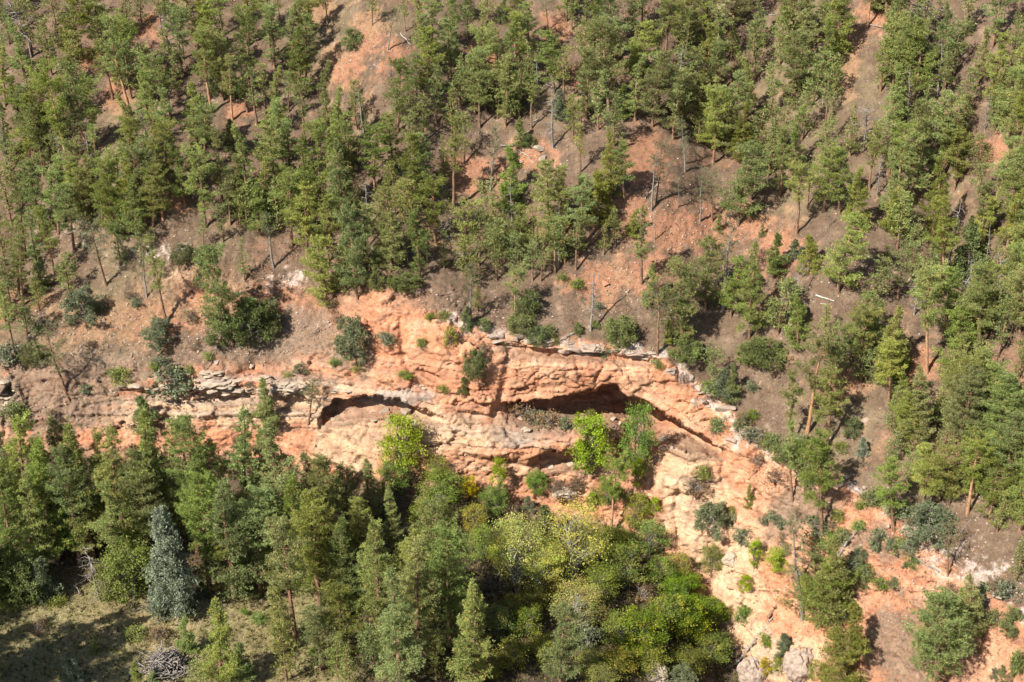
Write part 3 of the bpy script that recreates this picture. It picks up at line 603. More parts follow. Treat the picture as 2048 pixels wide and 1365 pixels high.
def size_word(kind, h):
    if kind not in 'obct': return ''
    if kind == 'c': return ''
    return 'short ' if h < 10 else 'towering ' if h > 20 else 'tall ' if h > 14.5 else 'mid-height '
def put(kind, bx, by, tx, ty, var=None, wide=None, label=None, rng=R, now=False):
    if kind in 'obt' and label is None and not now:
        DEFER.append((by - ty, kind, bx, by, tx, ty, var, wide)); PLACED.append((bx, by, tx, ty, kind, 0)); return
    protos = PR[kind]; v = int(rng.integers(len(protos))) if var is None else var
    pr = protos[v]; p = lookup(bx, by); nm = NAME[kind]
    d0 = p[1] * CT - p[2] * ST; v0 = p[2] * CT + p[1] * ST
    q = (ty - CY) / FPX
    h = (q * d0 + v0) / (q * ST - CT); h = float(np.clip(h, 0.4, 27))
    s = h / pr["H"]; scale = FPX / d0
    lean = math.atan2((tx - bx) / scale - 0, h); lean = max(-0.16, min(0.16, lean))
    sw = s * rng.uniform(0.88, 1.12)
    if kind in 'obct': sw *= (min(1.12, (11.5 / h) ** 0.42) if kind != 't' else 1.06) * (1.12 if by < 560 or bx > 1600 else 1.0)
    if wide is not None: sw = wide / scale / 2 / {'l': 2.5, 'v': 2.8, 'y': 3.4, 'a': 1.7, 'e': 2.7, 'h': 1.15, 'w': 1.1, 'j': 1.8, 'g': 1.6, 'u': 2.6, 't': 2.8}.get(kind, 2.6)
    o = bpy.data.objects.new(nm, None); COL.objects.link(o); o.empty_display_size = 0.3
    o.location = p - np.array([0, 0, 0.08]); o.rotation_euler = (rng.normal(0, 0.02), lean, 0); o.scale = (sw, sw, s)
    rz = rng.uniform(0, 6.28)
    for part in ("trunk", "branches", "crown"):
        if part in pr:
            c = bpy.data.objects.new(part, pr[part]); COL.objects.link(c); c.parent = o; c.rotation_euler = (0, 0, rz)
            if part == 'branches': c['kind'] = 'stuff'
    zone = place_words(bx, by); look = LOOK[kind][v]
    tag(o, label or f"{size_word(kind, h)}{look} {'leaning ' if abs(lean) > 0.13 else ''}{zone}", CAT[nm], None if label else f"{CAT[nm]}s {zone}")
    if not now: PLACED.append((bx, by, tx, ty, kind, h))
    return o

# ------------------------------------------------------------------ trees read off the photograph: base x y, top x y, kind
Z = 700 / 2033.0
def crop(x0, y0, rows):
    for r in rows:
        r = list(r)
        if r[4] == 'b' and y0 < 100 and len(r) < 8:          # their feet are hidden behind the trees in front
            d = r[1] - r[3]; r[1] += 0.22 * d; r[3] -= 0.05 * d
        put(r[4], x0 + r[0] * Z, y0 + r[1] * Z, x0 + r[2] * Z, y0 + r[3] * Z, r[5] if len(r) > 5 else None, r[6] * Z if len(r) > 6 and r[6] else None, r[7] if len(r) > 7 else None)
crop(0, 0, [(120, 180, 100, -60, 'o'), (325, 110, 300, -80, 'b'), (150, 400, 150, 120, 'b'), (300, 380, 300, 120, 'b'), (165, 860, 110, 440, 'o'), (205, 890, 180, 500, 'o'), (257, 955, 215, 540, 'o', 3), (432, 1085, 370, 400, 'o', 1),
 (530, 930, 450, 560, 'o'), (555, 930, 560, 480, 'o'), (370, 1030, 310, 690, 'o'), (760, 670, 610, 110, 'o', 3), (655, 580, 630, 230, 'o', 0), (740, 385, 700, 90, 'o', 2), (940, 215, 920, -60, 'o'), (1070, 345, 1010, 40, 'o'), (1295, 210, 1290, -150, 'o', 0),
 (1228, 650, 1190, 180, 'o', 3), (1350, 690, 1345, 330, 'o', 3), (1440, 650, 1430, 330, 'o', 1), (1492, 725, 1475, 390, 'o', 0), (1545, 690, 1550, 370, 'o'), (1445, 480, 1450, 90, 'b'), (1778, 480, 1790, 90, 'o', 0), (1625, 130, 1620, -60, 'o'), (1905, 145, 1900, -60, 'o'),
 (990, 430, 930, 190, 'b'), (880, 690, 850, 420, 'b'), (990, 690, 960, 330, 'o', 2), (1140, 800, 1145, 490, 'b', 1), (920, 780, 880, 600, 'b'), (800, 880, 700, 560, 'b'), (890, 910, 865, 640, 's'), (100, 1080, 110, 860, 'b'), (240, 1330, 230, 960, 'b'), (70, 1250, 60, 1000, 'b'),
 (680, 1320, 600, 930, 'o', 1), (840, 1270, 790, 860, 'o', 1), (945, 1280, 920, 820, 'o'), (1075, 1130, 1070, 820, 'b'), (1190, 1250, 1180, 900, 'b'), (1290, 1200, 1260, 760, 'o'), (1395, 1295, 1390, 920, 'o'), (1335, 1300, 1340, 980, 'o'), (1440, 1170, 1430, 730, 'b'), (1600, 1090, 1580, 720, 'b'),
 (1640, 900, 1640, 600, 'b'), (1680, 1000, 1690, 720, 'b'), (1785, 1250, 1775, 780, 'o'), (1860, 1180, 1850, 760, 'b'), (1920, 760, 1880, 380, 'b'), (1990, 900, 1990, 520, 'b'), (2000, 1250, 1990, 830, 'b'), (1678, 655, 1660, 420, 'o'), (1350, 880, 1345, 690, 'j', 1), (600, 330, 580, 110, 'b'), (1220, 400, 1220, 60, 'b'), (820, 100, 800, -100, 'b'), (530, 140, 520, -60, 'o'), (430, 130, 430, -60, 'b'), (30, 560, 30, 280, 'b'), (60, 1000, 20, 700, 's'), (480, 640, 450, 380, 'b'), (290, 760, 290, 480, 'b')])
crop(680, 0, [(190, 150, 190, -60, 'o'), (275, 290, 330, 40, 's', 0), (380, 185, 380, -20, 'o'), (495, 60, 490, -100, 'o'), (520, 380, 500, 110, 'b'), (640, 420, 620, 130, 'b'), (440, 520, 420, 320, 'b'), (850, 280, 840, 60, 'b'), (920, 420, 900, 180, 'b'), (1090, 480, 1060, 250, 'b'), (1210, 180, 1195, -40, 's'), (1240, 480, 1200, 200, 'b'), (780, 600, 760, 320, 'b'), (330, 700, 330, 380, 'b'), (560, 660, 560, 400, 'b'), (650, 720, 640, 500, 'b'), (810, 740, 780, 420, 'o', 0), (100, 700, 90, 480, 'b'), (40, 1000, 40, 720, 'b'), (150, 760, 140, 560, 'b'), (410, 900, 400, 640, 'o'), (300, 960, 290, 680, 'b'), (480, 780, 480, 560, 'b'), (200, 1050, 200, 760, 'b'), (655, 1200, 690, 680, 'o', 2), (870, 1105, 880, 740, 's', 0), (1000, 1220, 1005, 860, 'c', 1), (1115, 660, 1100, 500, 'o'), (1040, 700, 1010, 460, 'o'), (1050, 850, 1020, 690, 'c'), (1235, 860, 1210, 440, 'd', 1, None, 'grey dead tree with many bare branches on the broken red outcrop'), (1390, 1000, 1370, 720, 'o', 2), (1500, 700, 1500, 440, 'b'), (1560, 560, 1530, 160, 'b'), (1440, 400, 1430, 130, 'b'), (1350, 130, 1350, -60, 'b'), (1420, 200, 1415, 0, 'o'), (1890, 310, 1900, -80, 'o', 0), (1860, 320, 1840, 60, 'o'), (1750, 410, 1740, 130, 'b'), (1980, 300, 1980, 60, 'b'), (2000, 560, 1990, 320, 'b'), (1940, 620, 1930, 420, 'b'), (1590, 800, 1580, 560, 'b'), (1655, 1170, 1620, 820, 'o', 0), (1575, 1120, 1560, 780, 'b'), (1810, 1225, 1800, 860, 'd', 2, None, 'tall grey dead tree at the top of the orange clearing'), (1830, 1190, 1850, 840, 's', 1), (1200, 1330, 1190, 960, 'b'), (1290, 1300, 1300, 990, 'b'), (1500, 1310, 1510, 1010, 'c'), (1420, 1180, 1410, 1000, 'c'), (560, 1340, 560, 1050, 'b'), (430, 1280, 430, 1060, 'b'), (840, 1340, 840, 1090, 'b'), (160, 1340, 150, 1040, 'd', 1, None, 'bleached dead tree with many branches amid dense pines'), (640, 1360, 640, 1180, 'd', 3, None, 'twisted bleached dead tree poking out of pines above the small cave'), (490, 1080, 480, 880, 's'), (2000, 960, 1980, 700, 's'), (1960, 1210, 1970, 1060, 's'), (1700, 1370, 1720, 1210, 'c'), (1830, 1390, 1835, 1200, 'd', 2), (320, 1200, 310, 960, 'b'), (80, 1200, 80, 960, 'b'), (720, 900, 720, 680, 'b'), (600, 1000, 590, 800, 'b'), (1100, 860, 1080, 780, 'j', 2), (1290, 700, 1270, 520, 'g'), (60, 280, 100, 170, 'j', 2), (1350, 760, 1340, 560, 'b'), (740, 200, 740, 40, 'b')])
crop(1348, 0, [(60, 320, 60, 60, 'b'), (240, 330, 230, 60, 'b'), (130, 560, 130, 300, 'b'), (330, 300, 330, 130, 'b'), (440, 400, 430, 260, 's'), (580, 40, 580, -120, 'o', 1), (620, 70, 625, -100, 'o'), (610, 330, 610, 60, 'b'), (740, 360, 740, 80, 'b'), (860, 200, 860, 0, 'b'), (965, 320, 965, -40, 'o', 0), (800, 560, 790, 310, 'b'), (145, 780, 120, 440, 'o', 0), (178, 750, 175, 430, 'o', 2), (260, 800, 260, 520, 'b'), (420, 620, 420, 340, 'b'), (560, 640, 540, 380, 'b'), (620, 900, 620, 580, 'o', 0), (570, 880, 560, 660, 'b'), (740, 760, 740, 500, 'b'), (870, 740, 860, 440, 'o'), (920, 560, 930, 330, 'b'), (1020, 860, 1010, 620, 'b'), (480, 880, 470, 640, 'b'), (1260, 700, 1260, 390, 'b', 1), (1200, 480, 1200, 240, 'b'), (1380, 420, 1370, 110, 'b'), (1330, 640, 1330, 400, 'b'), (1540, 160, 1540, 0, 'o'), (1620, 400, 1610, 140, 'b'), (1490, 170, 1490, 60, 's'), (1560, 480, 1550, 240, 'b'), (1700, 200, 1710, 90, 'j', 1), (1910, 150, 1905, -20, 'd', 2), (1975, 300, 1985, 60, 'o', 1), (1850, 560, 1830, 220, 'b'), (1760, 440, 1760, 160, 'b'), (1950, 480, 1950, 240, 'b'), (1450, 740, 1450, 480, 'b'), (1670, 760, 1640, 560, 'b'), (1560, 940, 1570, 560, 'b', 0), (1390, 900, 1390, 600, 'b'), (1300, 1110, 1300, 740, 'o', 1), (1250, 1080, 1250, 800, 'o'), (1180, 1130, 1190, 900, 'd', 4), (1490, 1330, 1480, 930, 'b', 1), (1050, 1340, 1050, 960, 't'), (960, 1180, 950, 900, 'b'), (770, 1200, 780, 960, 'o'), (710, 1360, 700, 960, 'o'), (870, 1160, 860, 860, 'b'), (370, 1230, 380, 860, 'b', 0), (220, 1290, 200, 1000, 's', 1), (150, 1290, 150, 1030, 's', 0), (60, 1000, 40, 800, 's'), (450, 1120, 450, 900, 'b'), (1800, 760, 1790, 540, 'd', 4, None, 'fan of bare grey branches beside the shaded ravine'), (1990, 760, 1990, 480, 'b'), (1860, 1100, 1870, 820, 'b'), (1960, 1200, 1960, 860, 'b'), (1760, 1000, 1750, 800, 'b'), (1800, 1360, 1790, 1080, 'b'), (1930, 1400, 1930, 1100, 'b'), (1720, 1380, 1720, 1250, 'j', 1), (1150, 900, 1160, 720, 'b'), (260, 1350, 270, 1240, 'c'), (900, 1320, 900, 1220, 's')])
crop(0, 450, [(625, 360, 540, -20, 's', 1, None, 'half-dead leaning pine with grey crown above the red scree'), (975, 570, 920, 60, 'o', 2, None, 'thin pine with long orange trunk standing on the red scree'), (850, 420, 830, 100, 's'), (1360, 700, 1340, 120, 'b', 2, None, 'broad ragged pine in the middle of the red scree slope'), (1470, 690, 1450, 430, 'j', 0), (1560, 620, 1560, 440, 'j'), (1290, 690, 1290, 500, 'j'), (100, 775, 70, 340, 'o', 2), (395, 1012, 340, 590, 's', 1, None, 'flat-topped leaning pine with two tiers on the tan scree'), (510, 570, 470, 370, 'g', 0), (930, 700, 930, 550, 'g', 0, 130, 'round grey-green bush above the fallen trunk on red scree'), (235, 340, 225, -80, 'o'), (330, 330, 310, -100, 'o'), (400, 400, 380, 160, 'b'), (230, 500, 210, 250, 'b'), (60, 460, 50, 180, 'b'), (30, 240, 30, -60, 'b'), (120, 300, 120, 0, 'b'), (1185, 150, 1165, -60, 'o'), (1590, 240, 1570, -80, 's'), (1900, 480, 1880, 60, 'b', 0), (2000, 400, 2000, 90, 'b'), (1800, 100, 1790, -160, 'b'), (700, 240, 700, 30, 'b'), (820, 200, 810, -80, 'b'), (1060, 220, 1070, 120, 'j', 2), (1300, 100, 1300, -120, 'b'), (1420, 320, 1420, 80, 'b'), (1170, 220, 1170, 140, 'j', 2), (160, 640, 150, 400, 'b'), (30, 560, 20, 330, 'b'), (200, 800, 190, 690, 'j', 2), (60, 800, 60, 700, 'w'), 
 (850, 1190, 840, 990, 'j', 1), (1540, 1200, 1535, 905, 'c', 1, None, 'slender young pine against the layered tan ledge'), (1790, 1150, 1860, 890, 's', 1, None, 'crooked pine at the mouth of the small cave'), (700, 920, 700, 830, 'h', 1), (1010, 970, 1010, 840, 'w', 1), (900, 850, 900, 800, 'h', 0), (1000, 900, 990, 830, 'w', 0), (90, 1120, 80, 1040, 'h', 2), (120, 1180, 110, 1130, 'w', 1), (320, 1160, 320, 1080, 'w', 0)])
crop(680, 450, [(100, 430, 60, -100, 'b', 0), (30, 360, 20, 60, 'b'), (165, 140, 160, -120, 'o'), (220, 380, 215, 230, 'j', 1), (380, 365, 380, 290, 'j', 2, 170), (340, 240, 340, 0, 's'), (445, 230, 440, -20, 's'), (605, 260, 600, 40, 'b'), (690, 260, 650, -20, 'd', 3), (780, 340, 770, 60, 'b'), (510, 220, 510, 30, 'b'), (760, 580, 735, 230, 's', 0), (800, 500, 800, 330, 'b'), (1015, 525, 1010, 250, 'o', 1, None, 'pine with round crown leaning over the pale rim'), (1055, 290, 1010, 50, 'b'), (1165, 335, 1150, 40, 'o'), (1120, 325, 1100, 80, 'o'), (915, 320, 890, 30, 'b'), (1400, 130, 1400, -280, 'o', 0), (1250, 280, 1250, -30, 'o'), (1090, 525, 1090, 390, 'j', 2), (1455, 615, 1480, 170, 'd', 0, None, 'tall bleached dead tree standing on the pale cliff rim'), (1530, 170, 1520, -60, 'b'), (1600, 120, 1600, -90, 'b'), (1750, 340, 1740, -110, 'o'), (1800, 470, 1790, 230, 'c', 2), (1842, 755, 1810, 330, 's', 1, None, 'thin nearly bare pine leaning at the cliff edge'), (1630, 705, 1630, 540, 'j', 2, 150, 'wide dark green juniper on the white rim ledges'), (1050, 625, 1050, 530, 'j', 2, 130), (1150, 690, 1150, 600, 'j', 2, 90), (1215, 640, 1215, 580, 'j', 0, 70), (1380, 630, 1380, 565, 'j', 1, 60), (835, 605, 835, 545, 'j', 0, 80), (740, 610, 740, 470, 'j', 1, 80), (530, 560, 530, 515, 'h', 0), (600, 545, 600, 500, 'h', 1), (630, 700, 645, 590, 'h', 1, 90), (80, 775, 75, 545, 'g', 0, 150, 'large grey-green juniper beside the red rock rib'), (785, 890, 785, 735, 'j', 2, 100), (715, 985, 720, 880, 'j', 1, 70), (480, 710, 480, 660, 'h', 0), (380, 905, 380, 850, 'h', 0), (270, 690, 270, 630, 'w', 1), (1990, 720, 1980, 230, 'b', 2), (1900, 690, 1900, 560, 'c'), (1380, 370, 1350, 320, 'h', 0, 90), (1290, 330, 1290, 280, 'h', 1), (1500, 490, 1500, 450, 'w', 1), (1240, 690, 1250, 650, 'h', 1), (950, 690, 945, 650, 'h', 1, 60), (1530, 760, 1530, 690, 'w', 1), (1420, 740, 1420, 700, 'w', 1), (830, 750, 820, 690, 'w', 0), (600, 970, 600, 930, 'h', 1), (1050, 1120, 1050, 1030, 'w', 0, 170), (1210, 1170, 1200, 1090, 'w', 0, 190), (1130, 1150, 1130, 1080, 'w', 1, 120), (1310, 1180, 1310, 1120, 'w', 1, 80), (1380, 1140, 1380, 1090, 'l', 2, 60), (1450, 1120, 1450, 1070, 'h', 1, 60), (1480, 600, 1490, 560, 'h', 0), (1840, 830, 1840, 780, 'h', 1)])
crop(1348, 450, [(180, 500, 160, 90, 'b', 0), (280, 500, 255, -60, 's', 0), (435, 660, 425, 100, 'b', 1), (330, 540, 330, 190, 'b'), (600, 640, 550, 310, 'b'), (100, 420, 100, 200, 'b'), (40, 700, 40, 280, 'b'), (598, 282, 595, 50, 'c', 1), (775, 282, 780, 70, 'c', 0), (700, 200, 690, 80, 'g', 1), (505, 70, 505, -10, 'c'), (650, 400, 655, 330, 'h', 2), (950, 395, 960, -60, 'b', 0, None, 'very broad pine above the fallen white log'), (1150, 445, 1100, 190, 'b', 2), (1300, 425, 1290, 110, 'b', 1), (1560, 405, 1500, -160, 'o', 3, None, 'tall pine with long bare orange trunk beside the ravine'), (1700, 330, 1690, 0, 'j', 1), (1757, 775, 1700, 240, 'o', 0), (1465, 865, 1390, 270, 'o', 1, None, 'tall pine with broad spreading crown above orange soil'), (1080, 795, 1060, 400, 'b', 0), (1160, 805, 1180, 490, 'b'), (868, 755, 850, 470, 'o'), (720, 720, 725, 430, 'c', 0), (775, 1205, 780, 620, 'o', 1, None, 'tall pine with straight orange trunk casting a long shadow'), (888, 1300, 880, 830, 'o', 0), (693, 1275, 650, 840, 'o', 2), (340, 1030, 340, 810, 'c', 1), (285, 1000, 285, 830, 'g', 1), (228, 970, 220, 720, 'b'), (70, 770, 70, 670, 'j', 2, 150), (520, 800, 520, 680, 'j', 2, 200), (430, 790, 430, 700, 'j', 2, 120), (1727, 1145, 1720, 740, 'o', 0), (1610, 1220, 1520, 880, 'b', 3), (1440, 1200, 1420, 920, 'b'), (1880, 1300, 1870, 930, 'b'), (1040, 1225, 1030, 1120, 'j', 0), (1090, 1335, 1085, 1235, 'u', 1), (1260, 1420, 1250, 1200, 'b'), (680, 1380, 680, 1270, 'j', 2, 160), (800, 1370, 800, 1260, 'j', 2, 140), (1700, 1460, 1700, 1200, 'b'), (1550, 1400, 1560, 1080, 'o'), (1960, 560, 1950, 150, 'b'), (1880, 760, 1870, 430, 'b'), (2000, 900, 1990, 600, 'b'), (1990, 300, 1990, 0, 'b'), (1860, 330, 1850, 20, 'b'), (1300, 860, 1300, 700, 'h', 0, 120), (1180, 930, 1180, 860, 'h', 1, 90), (960, 1310, 960, 1260, 'h', 1), (1330, 1130, 1320, 1070, 'w', 1, 90), (450, 960, 450, 910, 'w', 1), (460, 1120, 440, 1080, 'h', 0, 80), (370, 1190, 370, 1140, 'h', 2, 70), (1770, 1250, 1780, 1100, 's'), (1620, 700, 1610, 600, 'w', 1, 90), (1230, 240, 1240, 120, 'b'), (920, 780, 920, 640, 'b')])
crop(0, 895, [(60, 560, 60, -100, 't'), (180, 640, 170, -160, 't'), (330, 660, 330, -60, 't'), (540, 640, 520, -150, 't', 2), (430, 520, 420, -180, 't'), (740, 640, 740, -160, 't'), (880, 640, 880, -230, 't'), (1000, 560, 1000, -120, 't'), (1150, 620, 1140, -170, 't'), (1260, 580, 1250, -20, 't'), (1450, 560, 1440, -240, 't'), (1570, 480, 1560, -80, 't'), (1720, 700, 1700, -240, 't', 0, None, 'very tall dark pointed pine in front of the tan ledges'), (1900, 700, 1900, 60, 't', 1), (1800, 560, 1810, 40, 't'), (640, 480, 640, -60, 't'), (250, 440, 240, -60, 't'), (1350, 700, 1350, 200, 't'), (100, 890, 100, 560, 'j', 1), (30, 860, 30, 600, 'j', 0), (180, 880, 180, 640, 'j', 0), (260, 880, 260, 650, 'g', 1), (585, 895, 440, 530, 'd', 4, None, 'grey leaning dead tree with fine twigs at the meadow edge'), (1020, 960, 1005, 335, 'u', 0, 215, 'large pale blue-green spruce at the meadow edge'), (760, 880, 760, 560, 'v', 2), (660, 870, 660, 680, 'e', 0), (840, 800, 840, 560, 'c'), (1250, 865, 1240, 470, 'b', 2), (1440, 860, 1440, 610, 'c', 0), (1540, 860, 1540, 640, 's'), (1715, 1135, 1690, 420, 'o', 0, None, 'tall pine with bare trunk on the bank by the meadow'), (1620, 860, 1620, 340, 't'), (1280, 1345, 1260, 880, 'c', 2, None, 'full cone-shaped pine standing beside the brush pile'), (1100, 1175, 1090, 975, 'c', 1), (1420, 1365, 1420, 1130, 'c'), (1665, 1355, 1655, 1020, 'b', 1), (1960, 1345, 1955, 1085, 'b', 1), (1850, 900, 1850, 520, 't'), (1980, 960, 1980, 480, 't'), (560, 1192, 560, 1088, 'c', 1, None, 'tiny bright young pine alone on the meadow'), (430, 1365, 430, 1185, 'u', 1, None, 'small blue-green spruce alone on the meadow'), (230, 1080, 230, 1010, 'w', 0, 110), (780, 1105, 780, 1050, 'h', 1, 130), (920, 1110, 920, 1040, 'w', 0, 130), (780, 1400, 780, 1260, 'c', 0), (900, 1420, 900, 1290, 'c'), (1150, 1440, 1150, 1240, 'b'), (1420, 975, 1420, 940, 'h', 0), (1500, 1010, 1500, 970, 'h', 0, 100), (1830, 1040, 1830, 990, 'h', 0), (1850, 1230, 1850, 1160, 'h', 0, 120), (330, 920, 330, 870, 'h', 1, 100), (40, 960, 40, 900, 'h', 1, 120), (940, 960, 940, 870, 'w', 1, 130), (1080, 965, 1080, 880, 'g', 0), (1180, 870, 1180, 780, 'g', 1)])
crop(680, 895, [(30, 230, 20, 60, 'd', 2), (60, 560, 50, 120, 't', 1), (170, 420, 180, 60, 't'), (300, 600, 300, 220, 't'), (130, 700, 120, 300, 't'), (150, 960, 150, 600, 'b', 0), (60, 1000, 60, 640, 't'), (435, 1135, 440, 520, 't', 1, None, 'very tall pine in front of the yellow thicket'), (640, 900, 640, 395, 't', 0), (560, 1000, 540, 560, 't'), (330, 1010, 330, 620, 't'), (700, 1230, 690, 900, 'b', 0), (560, 1360, 560, 1100, 'b'), (820, 1200, 830, 1000, 'b'), (200, 1300, 200, 1020, 'b'), (380, 1340, 380, 1080, 'b'), (60, 1400, 60, 1150, 'b'), (270, 1160, 270, 880, 'c'), (720, 1420, 720, 1130, 'b'), (370, 170, 370, -180, 'l', 0, 250, 'large lime green tree in front of the small cave'), (310, 290, 310, 90, 'v'), (600, 330, 600, 150, 'v', 0, 260), (560, 180, 560, 60, 'e', 0, 160), (755, 290, 755, 165, 'a', 0, 100, 'golden yellow leafy tree below the cliff foot'), (920, 300, 925, 65, 'l', 1, 120, 'slim lime green tree growing against the cliff foot'), (900, 380, 900, 230, 'v', 2, 200), (540, 460, 540, 310, 'e', 0, 260), (780, 470, 780, 340, 'e', 1, 180), (820, 640, 820, 470, 'e', 2, 200), (1140, 270, 1140, 140, 'v', 2, 150), (1090, 370, 1090, 280, 'g', 1), (1200, 560, 1185, 335, 'j', 1, 170, 'dark green juniper amid the yellow cottonwoods'), (1030, 840, 1010, 420, 'y', 0, 330), (1370, 800, 1360, 330, 'y', 2, 380, 'thinly leaved cottonwood with bare whitish branches in the thicket'), (1180, 860, 1180, 560, 'y', 1, 290), (1380, 1060, 1370, 800, 'y', 1, 320), (1240, 900, 1235, 740, 'a', 0, 90), (970, 700, 970, 520, 'y', 1, 240), (1450, 700, 1450, 460, 'y', 0, 260), (1280, 1400, 1260, 945, 'b', 0, None, 'full green pine standing in front of yellow cottonwoods'), (1575, 480, 1580, 60, 'o', 1, None, 'pine with long orange trunk standing in the leafy thicket'), (1450, 170, 1450, -180, 'l', 0, 230, 'bright lime green tree at the foot of the great overhang'), (1720, 200, 1720, -250, 'v', 0, 200, 'tall green leafy tree under the end of the great overhang'), (1730, 260, 1725, 60, 'l', 1, 90), (1460, 340, 1460, 260, 'l', 2, 90), (1820, 400, 1820, 290, 'l', 2, 110), (1600, 620, 1600, 470, 'v', 1, 200), (1720, 460, 1720, 270, 'e', 1, 180), (1560, 320, 1560, 200, 'e', 2, 200), (1800, 620, 1800, 430, 'e', 2, 220), (1650, 800, 1650, 560, 'e', 2, 250), (1500, 880, 1500, 700, 'e', 0, 230), (1560, 1040, 1560, 960, 'w', 0, 200), (1750, 1200, 1750, 950, 'v', 1, 300), (1900, 1120, 1900, 880, 'v', 1, 250), (1620, 1150, 1620, 970, 'e', 0, 220), (1600, 1330, 1600, 1180, 'e', 1, 260), (1780, 1290, 1780, 1150, 'e', 0, 250), (1980, 1080, 1970, 860, 'v', 1, 200), (1960, 900, 1960, 740, 'v', 0, 220), (1960, 780, 1960, 620, 'e', 1, 180), (1860, 820, 1860, 640, 'e', 2, 200), (1760, 880, 1760, 800, 'w', 0, 160), (1000, 1010, 1000, 870, 'e', 1, 220), (1080, 1100, 1080, 930, 'e', 2, 200), (920, 1100, 920, 930, 'e', 2, 200), (1000, 1260, 1000, 1130, 'e', 1, 240), (900, 860, 900, 700, 'w', 0, 260), (1120, 960, 1120, 820, 'e', 0, 180), (1440, 1160, 1440, 1020, 'w', 1, 170), (100, 1150, 90, 1000, 'd', 4), (420, 220, 420, 110, 'w', 0, 120), (1330, 300, 1330, 200, 'w', 0, 200), (1000, 420, 1000, 340, 'w', 0, 160), (1250, 250, 1250, 190, 'w', 0, 110), (1380, 240, 1380, 170, 'w', 0, 120), (1450, 1300, 1450, 1180, 'e', 0, 180), (1180, 1220, 1180, 1100, 'e', 1, 200), (860, 1320, 860, 1230, 'e', 1, 200), (1500, 1400, 1500, 1280, 'e', 0, 200)])
crop(1348, 895, [(685, 295, 640, -150, 'o', 2), (870, 518, 800, -110, 'o', 0, None, 'tall pine leaning out over the orange slope, casting a dark shadow'), (760, 280, 760, -40, 'b'), (1280, 465, 1200, 50, 'o', 0), (1455, 400, 1400, 0, 'o', 0), (1707, 378, 1690, -70, 'o', 1), (1820, 435, 1800, 60, 'b', 2), (1880, 500, 1890, 260, 'b'), (1600, 340, 1600, 120, 'b'), (1980, 360, 1970, -40, 'o'), (1540, 310, 1520, -40, 'b'), (1350, 260, 1350, 40, 'b'), (1590, 745, 1565, 440, 's', 1), (725, 1000, 610, 430, 's', 0, None, 'thin leaning pine with bare dark trunk on the pale shoulder'), (700, 960, 700, 590, 'b', 2, 330), (830, 1020, 820, 640, 'b', 0, 300), (900, 1040, 880, 535, 'b', 1, 310), (950, 1480, 950, 920, 't', 0, 350), (1530, 1500, 1490, 860, 't', 1, 330, 'large full-crowned pine on the orange slope under the broken rim'), (1690, 1130, 1640, 740, 'b', 1), (1990, 780, 1990, 520, 'b', 0), (1460, 540, 1460, 340, 'g', 0, 200, 'wide bluish grey juniper on the white rubble rim'), (1940, 1085, 1940, 940, 'j', 0, 120, 'round dark green juniper on the orange slope'), (420, 350, 415, 220, 'c'), (160, 175, 160, 110, 'h', 1, 110), (130, 260, 130, 190, 'w', 0, 150), (225, 510, 225, 320, 'g', 0, 150), (400, 560, 400, 480, 'w', 1, 120), (470, 710, 470, 535, 'l', 1, 100, 'slim lime green bush on the pale shoulder'), (590, 720, 590, 590, 'l', 0, 140), (410, 835, 410, 750, 'l', 2, 120), (390, 1030, 400, 920, 'v', 2, 120), (210, 720, 210, 580, 'e', 0, 160), (250, 700, 270, 630, 'e', 1, 100), (540, 1170, 540, 1090, 'h', 0, 80), (640, 1190, 640, 1080, 'g', 1, 100), (530, 1330, 530, 1230, 'a', 0, 100), (600, 1300, 600, 1200, 'h', 1, 90), (1100, 820, 1100, 740, 'j', 2, 80), (1310, 620, 1310, 530, 'h', 1, 100), (1080, 370, 1080, 320, 'h', 0, 60), (790, 440, 790, 400, 'h', 0, 50), (970, 430, 970, 370, 'h', 1, 80), (1100, 480, 1080, 430, 'h', 0, 100), (1180, 600, 1175, 480, 'w', 1, 100), (350, 400, 350, 345, 'h', 1, 60), (1650, 1000, 1650, 820, 'c'), (1960, 1330, 1960, 1180, 'h', 2, 90), (1900, 1420, 1900, 1280, 'b'), (80, 870, 80, 740, 'v', 1, 170), (60, 1150, 60, 900, 'v', 1, 260), (180, 1050, 180, 880, 'v', 1, 200), (210, 1280, 210, 1080, 'v', 1, 240), (60, 1320, 60, 1180, 'e', 0, 240), (290, 1000, 290, 900, 'e', 1, 120), (1010, 1000, 1000, 950, 'w', 1, 80), (40, 1420, 40, 1280, 'g', 0, 120), (1800, 840, 1800, 790, 'w', 1, 120), (1880, 800, 1870, 760, 'w', 0, 120), (620, 560, 620, 500, 'w', 0, 90), (520, 440, 510, 400, 'w', 1, 80)])

